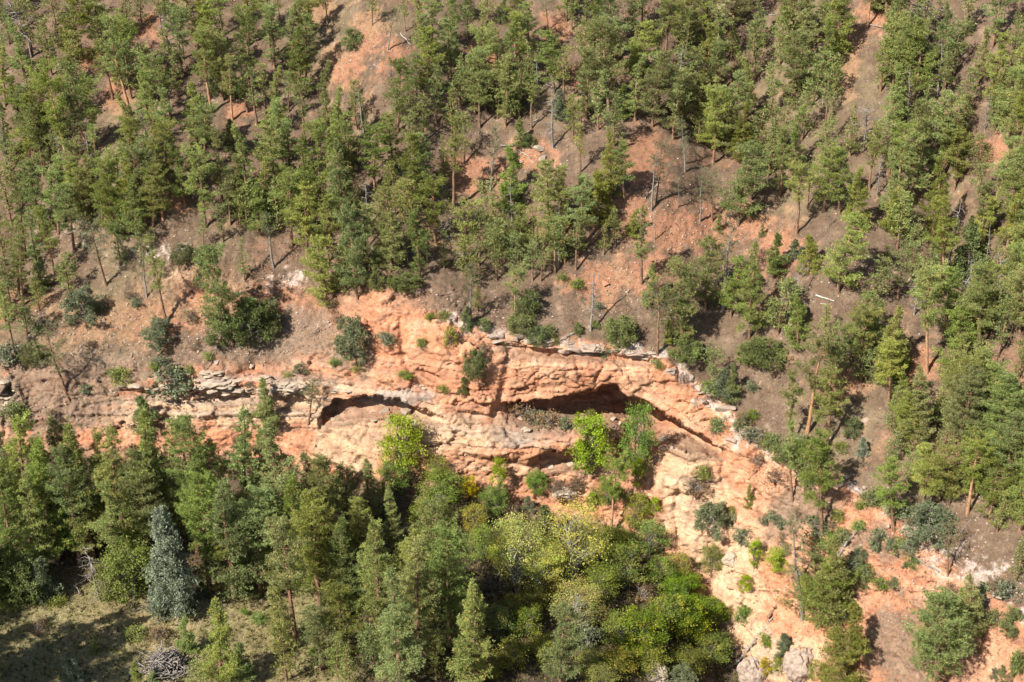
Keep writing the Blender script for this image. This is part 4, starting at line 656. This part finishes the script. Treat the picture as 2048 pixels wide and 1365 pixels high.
# ------------------------------------------------------------------ further pines filling the stands
FOREST = [[(-150, -150), (680, -150), (640, 60), (640, 250), (880, 300), (900, 560), (700, 560), (560, 500), (420, 440), (260, 480), (140, 560), (0, 640), (-150, 660)],
          [(820, -100), (1700, -100), (1690, 330), (1560, 400), (1300, 260), (1000, 260), (820, 200)], [(1720, -100), (2200, -100), (2200, 640), (1860, 700), (1780, 560), (1720, 330)],
          [(820, 420), (1200, 430), (1160, 540), (1000, 560), (820, 540)], [(1760, 900), (2200, 800), (2200, 1120), (1900, 1010)], [(1560, 620), (1900, 640), (2100, 900), (1760, 930), (1640, 760)], [(-120, 960), (420, 980), (500, 1100), (-120, 1140)]]
BARE = [(740, 90, 60, 90), (690, 140, 40, 40), (475, 225, 55, 28), (1060, 290, 60, 60), (960, 345, 50, 40), (1300, 330, 60, 70), (1400, 450, 130, 50), (1715, 130, 26, 120), (1990, 280, 60, 26), (1610, 570, 80, 70), (1260, 580, 100, 60), (230, 200, 34, 40), (300, 55, 30, 26), (1110, 60, 40, 40), (1700, 820, 70, 80), (1520, 760, 50, 40), (140, 470, 80, 30), (360, 400, 40, 24), (1890, 400, 40, 60), (190, 130, 26, 26), (1840, 690, 40, 50), (1900, 1040, 80, 30)]
def inside(x, y, poly):
    c = False; j = len(poly) - 1
    for i in range(len(poly)):
        (x1, y1), (x2, y2) = poly[i], poly[j]
        if (y1 > y) != (y2 > y) and x < (x2 - x1) * (y - y1) / (y2 - y1) + x1: c = not c
        j = i
    return c
CELL = 10; gw, gh = 210, 125; cover = np.zeros((gh, gw), bool); want = np.zeros((gh, gw), bool)
for a in range(gh):
    for b in range(gw):
        x, y = b * CELL, a * CELL
        want[a, b] = any(inside(x, y + 30, f) for f in FOREST) and not any(abs(x - bx) < rx and abs(y - by) < ry for bx, by, rx, ry in BARE)
def crown_box(x, y, tx, ty, kind):
    h = y - ty; w = h * {'o': 0.14, 'b': 0.17, 't': 0.15, 'c': 0.22, 's': 0.12}.get(kind, 0.3); low = {'o': 0.42, 'b': 0.2, 't': 0.18}.get(kind, 0.1)
    return slice(max(0, int(ty / CELL)), max(0, int((y - low * h) / CELL) + 1)), slice(max(0, int((tx - w) / CELL)), max(0, int((tx + w) / CELL) + 1))
for p in PLACED: cover[crown_box(*p[:5])] = True
rf = np.random.default_rng(77); n_fill = 0
for it in range(520):
    if n_fill >= 290: break
    best = None
    for _ in range(60):
        x, y = rf.uniform(0, 2048), rf.uniform(40, 1120); h = rf.uniform(90, 150) * (1.3 if y > 900 else 1.0)
        if not any(inside(x, y, f) for f in FOREST): continue
        if any(math.hypot(x - p[0], (y - p[1]) / 0.8) < 21 for p in PLACED if p[4] in 'obcts'): continue
        kd = 't' if y > 900 else ('b' if rf.uniform() < 0.7 else 'o'); bx_ = crown_box(x, y, x, y - h, kd)
        sc = int((want[bx_] & ~cover[bx_]).sum()) - 2 * int((~want[bx_]).sum())
        if best is None or sc > best[0]: best = (sc, x, y, h, kd)
    if best is None or best[0] < 2: continue
    _, x, y, h, kd = best
    put(kd, x, y, x + rf.normal(0, 5), y - h, rng=rf); cover[crown_box(x, y, x, y - h, kd)] = True; n_fill += 1
rf2 = np.random.default_rng(78); n_c = 0
for it in range(300):
    if n_c >= 80: break
    best = None
    for _ in range(40):
        x, y = rf2.uniform(0, 2048), rf2.uniform(20, 1000); kd = 'c' if rf2.uniform() < 0.55 else 'j'; h = rf2.uniform(55, 100) if kd == 'c' else rf2.uniform(32, 60)
        if not any(inside(x, y, f) for f in FOREST) or any(math.hypot(x - p[0], (y - p[1]) / 0.8) < 16 for p in PLACED): continue
        bx_ = crown_box(x, y, x, y - h, kd); sc = (int((want[bx_] & ~cover[bx_]).sum()) - 2 * int((~want[bx_]).sum())) / (h * h) * 4000
        if best is None or sc > best[0]: best = (sc, x, y, h, kd)
    if best is None or best[0] <= 0: continue
    _, x, y, h, kd = best
    put(kd, x, y, x + rf2.normal(0, 3), y - h, rng=rf2); cover[crown_box(x, y, x, y - h, kd)] = True; n_c += 1
for x, y, h, kd in [(760, 1290, 250, 't'), (840, 1330, 270, 't'), (900, 1290, 230, 't'), (800, 1385, 240, 't'), (945, 1375, 210, 't'), (880, 1235, 230, 't'), (420, 1185, 230, 't'), (470, 1200, 250, 't'), (520, 1190, 210, 't'), (640, 1215, 220, 't'), (690, 1230, 200, 't'), (610, 1180, 240, 't'), (240, 1160, 200, 't'), (300, 1140, 230, 't'), (90, 1150, 210, 't'), (30, 1140, 220, 't'), (160, 1130, 230, 't'), (740, 1250, 190, 't'), (560, 1290, 130, 'b'), (700, 1320, 140, 'b'), (640, 1345, 130, 'b')]:
    put(kd, x, y, x + rf.normal(0, 5), y - h, rng=rf)
# pines standing just beyond the meadow's edge, whose shade falls across the grass
for x, y, h in [(-45, 1400, 300), (-95, 1450, 330), (-150, 1410, 330), (-210, 1470, 340), (-120, 1520, 340), (-270, 1420, 340), (-230, 1350, 330), (-40, 1215, 240), (-300, 1530, 340)]:
    put('t', x, y, x, y - h, rng=rf)
DEFER.sort(key=lambda d: -d[0]); n_named = sum(1 for o in COL.objects if o.name.split('.')[0] == 'pine_tree')
for d in DEFER[:312 - n_named]: put(*d[1:6], var=d[6], wide=d[7], now=True)
# the remaining small pines between them: one mass of light copies
def light(me, step, grow):
    n = len(me.vertices); V = np.zeros(n * 3, np.float32); me.vertices.foreach_get("co", V); V = V.reshape(-1, 4, 3)[::step]
    c = V.mean(1, keepdims=True); V = c + (V - c) * grow
    a = np.zeros(n * 4, np.float32); me.attributes["Col"].data.foreach_get("color", a)
    return V.reshape(-1, 3), a.reshape(-1, 4, 4)[::step].reshape(-1, 4)[:, :3]
MV, MF, MC, MI, off = [], [], [], [], 0
lite = {}
for d in DEFER[312 - n_named:]:
    _, kind, bx, by, tx, ty, var, wide = d; v = int(R.integers(len(PR[kind]))); pr = PR[kind][v]
    if (kind, v) not in lite:
        tm = pr["trunk"]; n = len(tm.vertices); T0 = np.zeros(n * 3, np.float32); tm.vertices.foreach_get("co", T0)
        f = np.zeros(len(tm.loops), np.int32); tm.loops.foreach_get("vertex_index", f); f = f.reshape(-1, 4)[:48]     # the stem
        lite[(kind, v)] = (light(pr["crown"], 9, 2.2), T0.reshape(-1, 3)[:56], f)
    (cv, cc), tv, tfc = lite[(kind, v)]
    p = lookup(bx, by); d0 = p[1] * CT - p[2] * ST; v0 = p[2] * CT + p[1] * ST; q = (ty - CY) / FPX
    h = float(np.clip((q * d0 + v0) / (q * ST - CT), 2, 27)); sc = h / pr["H"]; sw = sc * R.uniform(0.95, 1.25); a = R.uniform(0, 6.28); ca, sa = math.cos(a), math.sin(a)
    tintc = R.uniform(0.8, 1.2) * np.array([R.uniform(0.92, 1.1), 1, R.uniform(0.85, 1.2)])
    for V_, F_, C_, mi in ((tv, tfc, np.ones((len(tv), 3)), 0), (cv, np.arange(len(cv)).reshape(-1, 4), cc * tintc, 1)):
        X = np.c_[(V_[:, 0] * ca - V_[:, 1] * sa) * sw, (V_[:, 0] * sa + V_[:, 1] * ca) * sw, V_[:, 2] * sc] + p - np.array([0, 0, 0.08])
        MV.append(X); MF.append(F_ + off); MC.append(C_); MI.append(np.full(len(F_), mi, np.int32)); off += len(X)
if MV:
    me = mesh_np("small_pines", np.concatenate(MV), np.concatenate(MF), M_bark, np.concatenate(MC)); me.materials.append(M_pine)
    me.polygons.foreach_set("material_index", np.concatenate(MI)); tag(obj("small_pines", me), "small pines filling the gaps of the forest on the slope", "pine wood", kind="stuff")
print("PLACED", len(PLACED), "defer", len(DEFER), "named", n_named, "fill", n_fill, n_c)

# ------------------------------------------------------------------ stones
import bmesh
def hull_rock(name, seed, mat, dims=(1, 1, 1), n=22, boxy=0.5):
    rng = np.random.default_rng(seed); bm = bmesh.new()
    for i in range(n):
        v = rng.normal(size=3); v /= np.abs(v).max() * boxy + np.linalg.norm(v) * (1 - boxy)
        v = v * rng.uniform(0.85, 1.05) * np.array(dims) * 0.5
        bm.verts.new(v)
    r = bmesh.ops.convex_hull(bm, input=bm.verts)
    bmesh.ops.delete(bm, geom=[g for g in r["geom_interior"] if isinstance(g, bmesh.types.BMVert)], context='VERTS')
    me = bpy.data.meshes.new(name); bm.to_mesh(me); bm.free(); me.materials.append(mat); return me
SLAB = [hull_rock("stone", 200 + i, M_lime_rock, (1.5, 1.1, 0.42), 20, 0.8) for i in range(4)]
BLOCK = [hull_rock("stone", 210 + i, M_lime_rock, (1, 0.9, 0.75), 20, 0.6) for i in range(5)]
TANS = [hull_rock("stone", 220 + i, M_tan_rock, (2.2, 1.5, 0.55), 22, 0.75) for i in range(4)]
REDB = [hull_rock("stone", 230 + i, M_red_rock, (1.1, 0.9, 0.7), 20, 0.6) for i in range(4)]
rs = np.random.default_rng(303)
def stone(protos, px, py, s, lift=0.1, parent=None, flat=0.12, rz=None):
    p = lookup(px, py); n = normal_at(px, py)
    o = bpy.data.objects.new("stone", protos[int(rs.integers(len(protos)))]); COL.objects.link(o)
    s *= 1.2 * rs.uniform(0.55, 1.2); o.location = p + n * (lift - 0.16) * s; o.rotation_euler = (rs.normal(0, flat), rs.normal(0, flat), rs.uniform(0, 6.28) if rz is None else rz + rs.normal(0, 0.25))
    o.scale = (s * rs.uniform(0.8, 1.25), s * rs.uniform(0.8, 1.25), s * rs.uniform(0.75, 1.2))
    if parent is not None: o.parent = parent
    return o
def along(pts, n):
    a = np.array(pts, float); L = np.r_[0, np.cumsum(np.hypot(*np.diff(a, axis=0).T))]; t = np.sort(rs.uniform(0, L[-1], n))
    return np.c_[np.interp(t, L, a[:, 0]), np.interp(t, L, a[:, 1])]
# bedded pale ledge along the rim
for x, y in along([(975, 664), (1040, 672), (1150, 690), (1250, 696), (1325, 712)], 70): stone(SLAB, x, y + rs.normal(4, 8), rs.uniform(0.5, 1.9), 0.0, cliff_o, 0.1, 0)
for x, y in along([(1325, 712), (1380, 752), (1440, 825), (1480, 860), (1545, 900)], 36): stone(BLOCK if rs.uniform() < 0.6 else SLAB, x + rs.normal(8, 16), y + rs.normal(6, 16), rs.uniform(0.3, 1.9), 0.05, cliff_o, 0.25)
for x, y in along([(1545, 900), (1690, 965), (1800, 1045), (1900, 1125), (1980, 1165), (2048, 1225)], 40): stone(BLOCK, x + rs.normal(8, 22), y + rs.normal(4, 18), rs.uniform(0.25, 1.3), 0.1, cliff_o, 0.3)
# grey weathered ledges above the scree foot
for (x0, x1, y0, y1, n) in [(388, 472, 742, 790, 26), (470, 515, 772, 790, 4), (520, 608, 746, 796, 26), (230, 385, 770, 800, 6), (0, 36, 765, 830, 10)]:
    for k_ in range(n): stone(TANS, rs.uniform(x0, x1), rs.uniform(y0, y1), rs.uniform(0.5, 1.05), 0.1, cliff_o, 0.08, 0)
for k_ in range(7): stone(TANS, rs.uniform(650, 850), rs.uniform(768, 786) + 0.0, rs.uniform(0.4, 0.9), 0.05, cliff_o, 0.08, 0)
# fallen blocks on the floors of the overhangs
for x0, x1, f, n in ((1040, 1300, LIPS[0], 26), (655, 860, LIPS[1], 16), (1080, 1200, LIPS[3], 9)):
    a = np.array(f, float)
    for k_ in range(n):
        x = rs.uniform(x0, x1); y = np.interp(x, a[:, 0], a[:, 1]) + np.interp(x, a[:, 0], a[:, 3]) * rs.uniform(0.6, 1.1); stone(REDB if rs.uniform() < 0.6 else TANS, x, y, rs.uniform(0.3, 1.0), 0.15, cliff_o, 0.4)
for k_ in range(24):
    x = rs.uniform(1380, 2040); y = rs.uniform(float(RIM(x)) + 20, min(1360, float(RIM(x)) + 200)); stone(REDB, x, y, rs.uniform(0.25, 0.8), 0.1, cliff_o, 0.4)
# single boulders that can be told apart
BLAB = [(433, 724, 'upright pale boulder on the red scree above grey ledges', 1.5, BLOCK), (502, 730, 'flat white boulder on scree beside the upright pale boulder', 0.9, BLOCK), (398, 705, 'small white boulder on the scree near the juniper clump', 0.8, BLOCK),
        (920, 662, 'red boulder beneath the pale rim ledge', 1.4, REDB), (1180, 568, 'red boulder beside the tall rim dead tree', 1.3, REDB), (1210, 566, 'flat red boulder on the bare slope above the rim', 1.2, REDB), (655, 838, 'rounded red boulder in the mouth of the small cave', 2.2, REDB), (1085, 318, 'pale boulder on the broken red outcrop', 1.5, BLOCK), (1075, 296, 'tan boulder capping the broken red outcrop', 1.8, TANS),
        (1330, 880, 'white boulder under the end of the great overhang', 2.0, BLOCK), (1345, 895, 'pale rock heap edge beside the white boulder', 1.4, BLOCK), (1790, 1085, 'white block on the broken rim by the bluish juniper', 1.2, BLOCK), (1995, 1155, 'white block on rubble beyond the broken rim', 1.1, BLOCK), (1970, 1160, 'flat white stone on rubble beyond the broken rim', 0.9, BLOCK), (1730, 975, 'pale stone beside the grey fallen trunk', 0.9, BLOCK), (810, 822, 'pale boulder lying in front of the small cave', 2.6, BLOCK)]
for x, y, lab, sz, pr in BLAB:
    o = stone(pr, x, y, sz, 0.18); o.name = "boulder"; tag(o, lab, "boulder")
def big_boulder(px, py, dims, seed, lab, mat):
    bm = bmesh.new(); bmesh.ops.create_icosphere(bm, subdivisions=4, radius=1.0)
    V = np.array([v.co[:] for v in bm.verts]); q = V + seed
    r = 1 + 0.35 * fbm(q, 0.9, 3, seed) + 0.12 * fbm(q, 0.3, 3, seed + 3); w, w_, c_ = worley(q * 2.2, seed); r += 0.14 * (c_ - 0.5) - 0.08 * (1 - sstep(0, 0.15, w_ - w))
    V = V * r[:, None] * np.array(dims)
    for v, c in zip(bm.verts, V): v.co = c
    me = bpy.data.meshes.new("boulder"); bm.to_mesh(me); bm.free(); me.materials.append(mat)
    o = obj("boulder", me); o.location = lookup(px, py); tag(o, lab, "boulder")
big_boulder(1130, 985, (2.4, 1.5, 0.8), 12, 'dark flat boulder among shrubs below the cliff', M_tan_rock)
big_boulder(1462, 1120, (1.3, 1.2, 1.3), 14, 'grey boulder capping the pale shoulder', M_tan_rock)
big_boulder(1310, 1352, (2.0, 1.7, 2.1), 5, 'large rough grey-tan boulder at the thicket foot', M_tan_rock)
big_boulder(1600, 1330, (2.3, 1.9, 3.0), 8, 'tall pale outcrop boulder below the pale shoulder', M_lime_rock)
big_boulder(1505, 1345, (2.1, 1.7, 2.8), 9, 'leaning pale outcrop boulder beside the long dead trunk', M_lime_rock)

# loose rubble, one mass of small stones
def scatter(n, fn, rng):
    out = []
    while len(out) < n:
        x, y = rng.uniform(-40, 2090), rng.uniform(-30, 1365)
        if rng.uniform() < fn(x, y): out.append((x, y))
    return out
def blobf(x, y, L): return max(math.exp(-((x - a) / b) ** 2 - ((y - c) / d) ** 2) for a, c, b, d in L)
RUB = [(250, 640, 220, 60), (620, 660, 110, 60), (200, 700, 180, 40), (1500, 875, 70, 40), (1620, 930, 70, 30), (1880, 1110, 110, 50), (1980, 1170, 80, 50), (560, 560, 110, 40), (340, 510, 110, 50), (140, 470, 90, 40), (300, 660, 180, 80), (560, 680, 130, 60), (920, 620, 90, 36), (1440, 460, 150, 50), (1290, 430, 80, 50), (400, 640, 100, 60), (1060, 310, 60, 40), (740, 80, 60, 80), (150, 820, 120, 50), (1700, 540, 60, 60), (1830, 1190, 90, 60), (1730, 30, 40, 30), (1250, 570, 90, 50)]
rb = np.random.default_rng(404)
pts = scatter(9500, lambda x, y: 0 if y > BASE(x) else 0.95 * blobf(x, y, RUB) + (0.05 if y < RIM(x) else 0.03), rb)
tet = np.array([(1, 0, 0), (-1, 0, 0), (0, 1, 0), (0, -1, 0), (0, 0, 1), (0, 0, -1)], float)
tf = np.array([(0, 2, 4), (2, 1, 4), (1, 3, 4), (3, 0, 4), (2, 0, 5), (1, 2, 5), (3, 1, 5), (0, 3, 5)])
V, F, K = [], [], []
for i, (x, y) in enumerate(pts):
    s = 0.08 + 0.2 * rb.uniform() ** 2.5; p = lookup(x, y)
    v = tet * rb.uniform(0.6, 1.4, (6, 1)) * np.array([1, 1, 0.6]); a = rb.uniform(0, 6.28); ca, sa = math.cos(a), math.sin(a)
    v = np.c_[v[:, 0] * ca - v[:, 1] * sa, v[:, 0] * sa + v[:, 1] * ca, v[:, 2]] * s + p
    V.append(v); F.append(tf + 6 * i)
    c = np.array((0.36, 0.29, 0.24) if rb.uniform() < 0.55 else (0.32, 0.165, 0.095)) * rb.uniform(0.6, 1.15); K.append(np.tile(c, (6, 1)))
o = obj("rubble", mesh_np("rubble", np.concatenate(V), np.concatenate(F), M_stuff, np.concatenate(K))); tag(o, "loose pale and red stones strewn over the slopes", "rubble", kind="stuff")

# dry grass tufts on the slopes, grass of the meadow
def tufts(name, pts, blades, hgt, wid, cols, lab, cat, rng):
    n = len(pts); base = np.array([lookup(x, y) for x, y in pts])
    d = rng.normal(0, 0.45, (n, blades, 3)) + np.array([0, 0, 1]); d[..., 2] = np.abs(d[..., 2]) + 0.2; d /= np.linalg.norm(d, axis=2, keepdims=True)
    w = np.cross(d, rng.normal(size=(n, blades, 3))); w /= np.linalg.norm(w, axis=2, keepdims=True) + 1e-9
    h = hgt * rng.uniform(0.5, 1.4, (n, 1, 1)) * rng.uniform(0.7, 1.2, (n, blades, 1))
    b = base[:, None] + rng.normal(0, 0.09, (n, blades, 3)) * np.array([1, 1, 0.2])
    V = np.stack([b - w * wid, b + w * wid, b + d * h], 2).reshape(-1, 3)
    c = np.array(cols)[rng.integers(len(cols), size=n)][:, None] * rng.uniform(0.75, 1.25, (n, blades, 1))
    o = obj(name, mesh_np(name, V, np.arange(len(V)).reshape(-1, 3), M_stuff, np.repeat(c.reshape(-1, 3), 3, 0))); tag(o, lab, cat, kind="stuff")
rg = np.random.default_rng(505)
def fslope(x, y):
    if y > BASE(x): return 0
    if y > RIM(x): return 0.22 if x < 1500 else 0.7
    return 0.75
tufts("dry_grass", scatter(28000, fslope, rg), 4, 0.30, 0.04, [(0.20, 0.15, 0.09), (0.15, 0.115, 0.085), (0.15, 0.14, 0.06), (0.11, 0.09, 0.07), (0.25, 0.19, 0.12)], "dry grass and pine litter covering the slopes", "dry grass", rg)
tufts("meadow_grass", scatter(26000, lambda x, y: 1.0 if (y > 1130 and x < 720) else 0, rg), 5, 0.20, 0.03, [(0.28, 0.24, 0.105), (0.34, 0.28, 0.14), (0.235, 0.22, 0.085), (0.30, 0.245, 0.13)], "short yellow-green grass of the meadow", "grass", rg)
tufts("undergrowth", scatter(9000, lambda x, y: 1.0 if (y > BASE(x) + 10 and x > 600) else (0.5 if y > BASE(x) else 0), rg), 7, 0.55, 0.06, [(0.15, 0.14, 0.035), (0.09, 0.10, 0.03), (0.20, 0.15, 0.05), (0.11, 0.075, 0.04)], "tangled low undergrowth below the cliff", "undergrowth", rg)

# ------------------------------------------------------------------ fallen wood
def log(x0, y0, x1, y1, r, mat, lab, twigs=4, lift=0.15):
    a, b = lookup(x0, y0), lookup(x1, y1); rng = np.random.default_rng(int(x0 * 7 + y0)); T = Tubes(); mid = (a + b) / 2
    up = np.array([0, 0, lift]); n = 6; pts = [a + (b - a) * t + up + rng.normal(0, 0.06, 3) - mid for t in np.linspace(0, 1, n)]
    # rest on whatever stands highest under the trunk
    T.add(pts, np.linspace(r, r * 0.45, n), 7)
    for i in range(twigs):
        s = rng.uniform(0.3, 1); p = pts[0] + (pts[-1] - pts[0]) * s; d = rng.normal(0, 1, 3); d[2] = abs(d[2]) * 0.8
        T.add([p, p + d * 0.5 + rng.normal(0, .1, 3), p + d * rng.uniform(0.6, 1.1)], [r * 0.35, r * 0.25, 0.012], 4)
    o = obj("fallen_log", T.mesh("fallen_log", mat)); o.location = mid; tag(o, lab, "log")
log(1632, 592, 1668, 605, 0.16, M_pale, 'short white fallen log on the brown slope', 1)
log(1640, 608, 1655, 612, 0.06, M_pale, 'thin white stick below the white fallen log', 0)
log(312, 720, 335, 688, 0.24, M_bark, 'dark fallen trunk lying on the red scree', 5, 0.3)
log(405, 748, 436, 698, 0.07, M_dead, 'thin grey pole leaning on the scree above grey ledges', 0, 0.5)
log(290, 800, 308, 735, 0.12, M_bark, 'dead twisted trunk hanging over the tan ledges', 7, 0.3)
log(1675, 1117, 1732, 1052, 0.26, M_dead, 'long grey fallen trunk on the orange slope', 7, 0.4)
log(1470, 1335, 1542, 1240, 0.22, M_dead, 'long dead trunk fallen into the thicket', 6, 0.5)
log(1535, 1240, 1550, 1215, 0.28, M_bark, 'broken stub end at the top of the pale outcrop', 3, 0.4)
log(1880, 1150, 1820, 1115, 0.14, M_dead, 'grey branch lying across the broken rim', 6, 0.4)
log(1520, 930, 1500, 965, 0.1, M_bark, 'dead branch hanging down the orange slope', 8, 0.4)
log(1915, 1075, 1945, 1035, 0.07, M_dead, 'thin grey stick on the brown ground beyond the rim', 0)
log(745, 130, 780, 157, 0.12, M_dead, 'bleached fallen log on the bare red gully', 4, 0.3)
log(800, 68, 822, 90, 0.1, M_pale, 'pale fallen log high in the red gully', 1)
log(1000, 298, 1030, 296, 0.12, M_dead, 'grey log jutting from the broken red outcrop', 3, 0.4)
log(320, 390, 345, 428, 0.12, M_pale, 'white fallen log below the spur pines', 3, 0.4)
log(250, 195, 262, 232, 0.08, M_dead, 'bleached stick leaning between spur pines', 1, 0.5)
log(985, 935, 1003, 900, 0.05, M_dead, 'thin dead stick at the cliff foot', 0, 0.4)
log(1885, 625, 1905, 645, 0.12, M_dead, 'grey uprooted log beyond the ravine', 6, 0.4)
log(265, 1225, 300, 1210, 0.08, M_dead, 'grey branch lying beside the large spruce', 5, 0.3)
log(160, 1195, 150, 1165, 0.1, M_dead, 'fallen grey branch beside the leaning dead tree', 9, 0.6)
log(770, 735, 785, 728, 0.08, M_pale, 'bleached root snag above the small cave', 5, 0.3)

# brush pile of cut sticks on the meadow
bp = bpy.data.objects.new("brush_pile", None); COL.objects.link(bp); c0 = lookup(328, 1340); bp.location = c0; bp.scale = (2.1, 2.1, 2.0)
tag(bp, "heap of grey cut branches piled on the meadow", "brush pile")
rk = np.random.default_rng(606); st_me = []
for i in range(6):
    T = Tubes(); L = rk.uniform(1.2, 2.2); q = [np.array([L * (t - 0.5), 0.12 * math.sin(t * 5 + i), 0.08 * math.cos(t * 4 + i)]) for t in np.linspace(0, 1, 4)]
    T.add(q, [0.05, 0.04, 0.03, 0.012], 4); T.add([q[2], q[2] + np.array([0.35, 0.25, 0.1])], [0.022, 0.008], 3); st_me.append(T.mesh("stick", M_dead if i % 2 else M_gbark))
for i in range(170):
    o = obj("stick", st_me[i % 6], bp); r = abs(rk.normal(0, 0.42)); a = rk.uniform(0, 6.28); rr = min(r, 1) * 2.0
    hz = max(0, 1 - rr / 2.3) * 1.5
    o.location = (math.cos(a) * rr * 1.1, math.sin(a) * rr * 0.8, 0.1 + hz * rk.uniform(0.2, 1)); o.rotation_euler = (rk.uniform(0, 6.28), rk.normal(0, 0.45), rk.uniform(0, 6.28))

# exposed roots and dry stems hanging over the cliff edge
T = Tubes(); p0 = lookup(1362, 752); rr_ = np.random.default_rng(707)
for i in range(46):
    a = np.array([rr_.normal(0, 0.8), rr_.normal(-0.2, 0.3), rr_.normal(0.4, 0.3)]); L = rr_.uniform(0.8, 2.8)
    e = a + np.array([rr_.normal(0, 0.4), -rr_.uniform(0.5, 1.3), -L]); T.add([a, (a + e) / 2 + np.array([0, -0.35, 0.4]), e], [0.035, 0.025, 0.008], 3)
o = obj("hanging_roots", T.mesh("hanging_roots", M_gbark)); o.location = p0; tag(o, "tangle of grey roots hanging over the cliff edge", "roots")

rq = np.random.default_rng(818)
for i in range(44):
    x = rq.uniform(1400, 2040); y = float(RIM(x)) + rq.uniform(-40, 170)
    if y > 1355: y = rq.uniform(1150, 1355)
    kd = ('h', 'w', 'w', 'g')[int(rq.integers(4))]; put(kd, x, y, x + rq.normal(0, 3), y - rq.uniform(12, 30), rng=rq)
for i in range(30):
    x = rq.uniform(20, 760); y = rq.uniform(590, 800); kd = ('w', 'w', 'h')[int(rq.integers(3))]; put(kd, x, y, x, y - rq.uniform(9, 20), rng=rq)
rl = np.random.default_rng(808)
LOGW = ['thin grey fallen stem', 'bleached fallen stem', 'dark fallen stem', 'short grey fallen stem']
for i in range(46):
    for _ in range(50):
        x, y = rl.uniform(20, 2030), rl.uniform(20, 1000)
        if y < RIM(x) - 15 and (any(inside(x, y, f) for f in FOREST) or rl.uniform() < 0.5): break
    w = int(rl.integers(4)); L = rl.uniform(22, 60) * (0.6 if w == 3 else 1); a = rl.choice([rl.normal(-0.6, 0.4), rl.normal(0.5, 0.5), rl.normal(2.4, 0.4)])
    lab = f"{LOGW[w]} {place_words(x, y)}"
    n0 = len(COL.objects); log(x, y, x + L * math.cos(a), y + L * math.sin(a) * 0.7, rl.uniform(0.06, 0.14), (M_dead, M_pale, M_bark, M_dead)[w], lab, 3, 0.2)
    COL.objects[-1]["group"] = f"fallen stems {place_words(x, y)}"
for i in range(24):
    for _ in range(80):
        x, y = rl.uniform(20, 2030), rl.uniform(90, 700)
        if y < RIM(x) - 20 and any(inside(x, y, f) for f in FOREST): break
    put('d', x, y, x + rl.normal(0, 7), y - rl.uniform(70, 140), rng=rl)
rt = np.random.default_rng(909); tw = scatter(5000, lambda x, y: 0 if y > RIM(x) - 5 and x < 1500 or y > BASE(x) else 0.6, rt); TV, TF, TC = [], [], []
for i, (x, y) in enumerate(tw):
    p = lookup(x, y) + np.array([0, 0, 0.06]); a = rt.uniform(0, 6.28); L = rt.uniform(0.2, 0.9) ; d = np.array([math.cos(a), math.sin(a), 0.35 * math.sin(a) + rt.normal(0, 0.1)]) * L; w = np.array([-math.sin(a), math.cos(a), 0]) * rt.uniform(0.015, 0.035); u = np.array([0, 0, 0.04])
    TV.append(np.array([p - w, p + w, p + u, p + d - w * .5, p + d + w * .5, p + d + u * .6])); TF.append(np.array([(0, 2, 5, 3), (2, 1, 4, 5), (1, 0, 3, 4)]) + 6 * i)
    TC.append(np.tile(np.array((0.26, 0.22, 0.19) if rt.uniform() < 0.5 else (0.10, 0.07, 0.05)) * rt.uniform(0.7, 1.2), (6, 1)))
o = obj("twig_litter", mesh_np("twig_litter", np.concatenate(TV), np.concatenate(TF), M_stuff, np.concatenate(TC))); tag(o, "fallen twigs and branches littering the slopes", "twigs", kind="stuff")
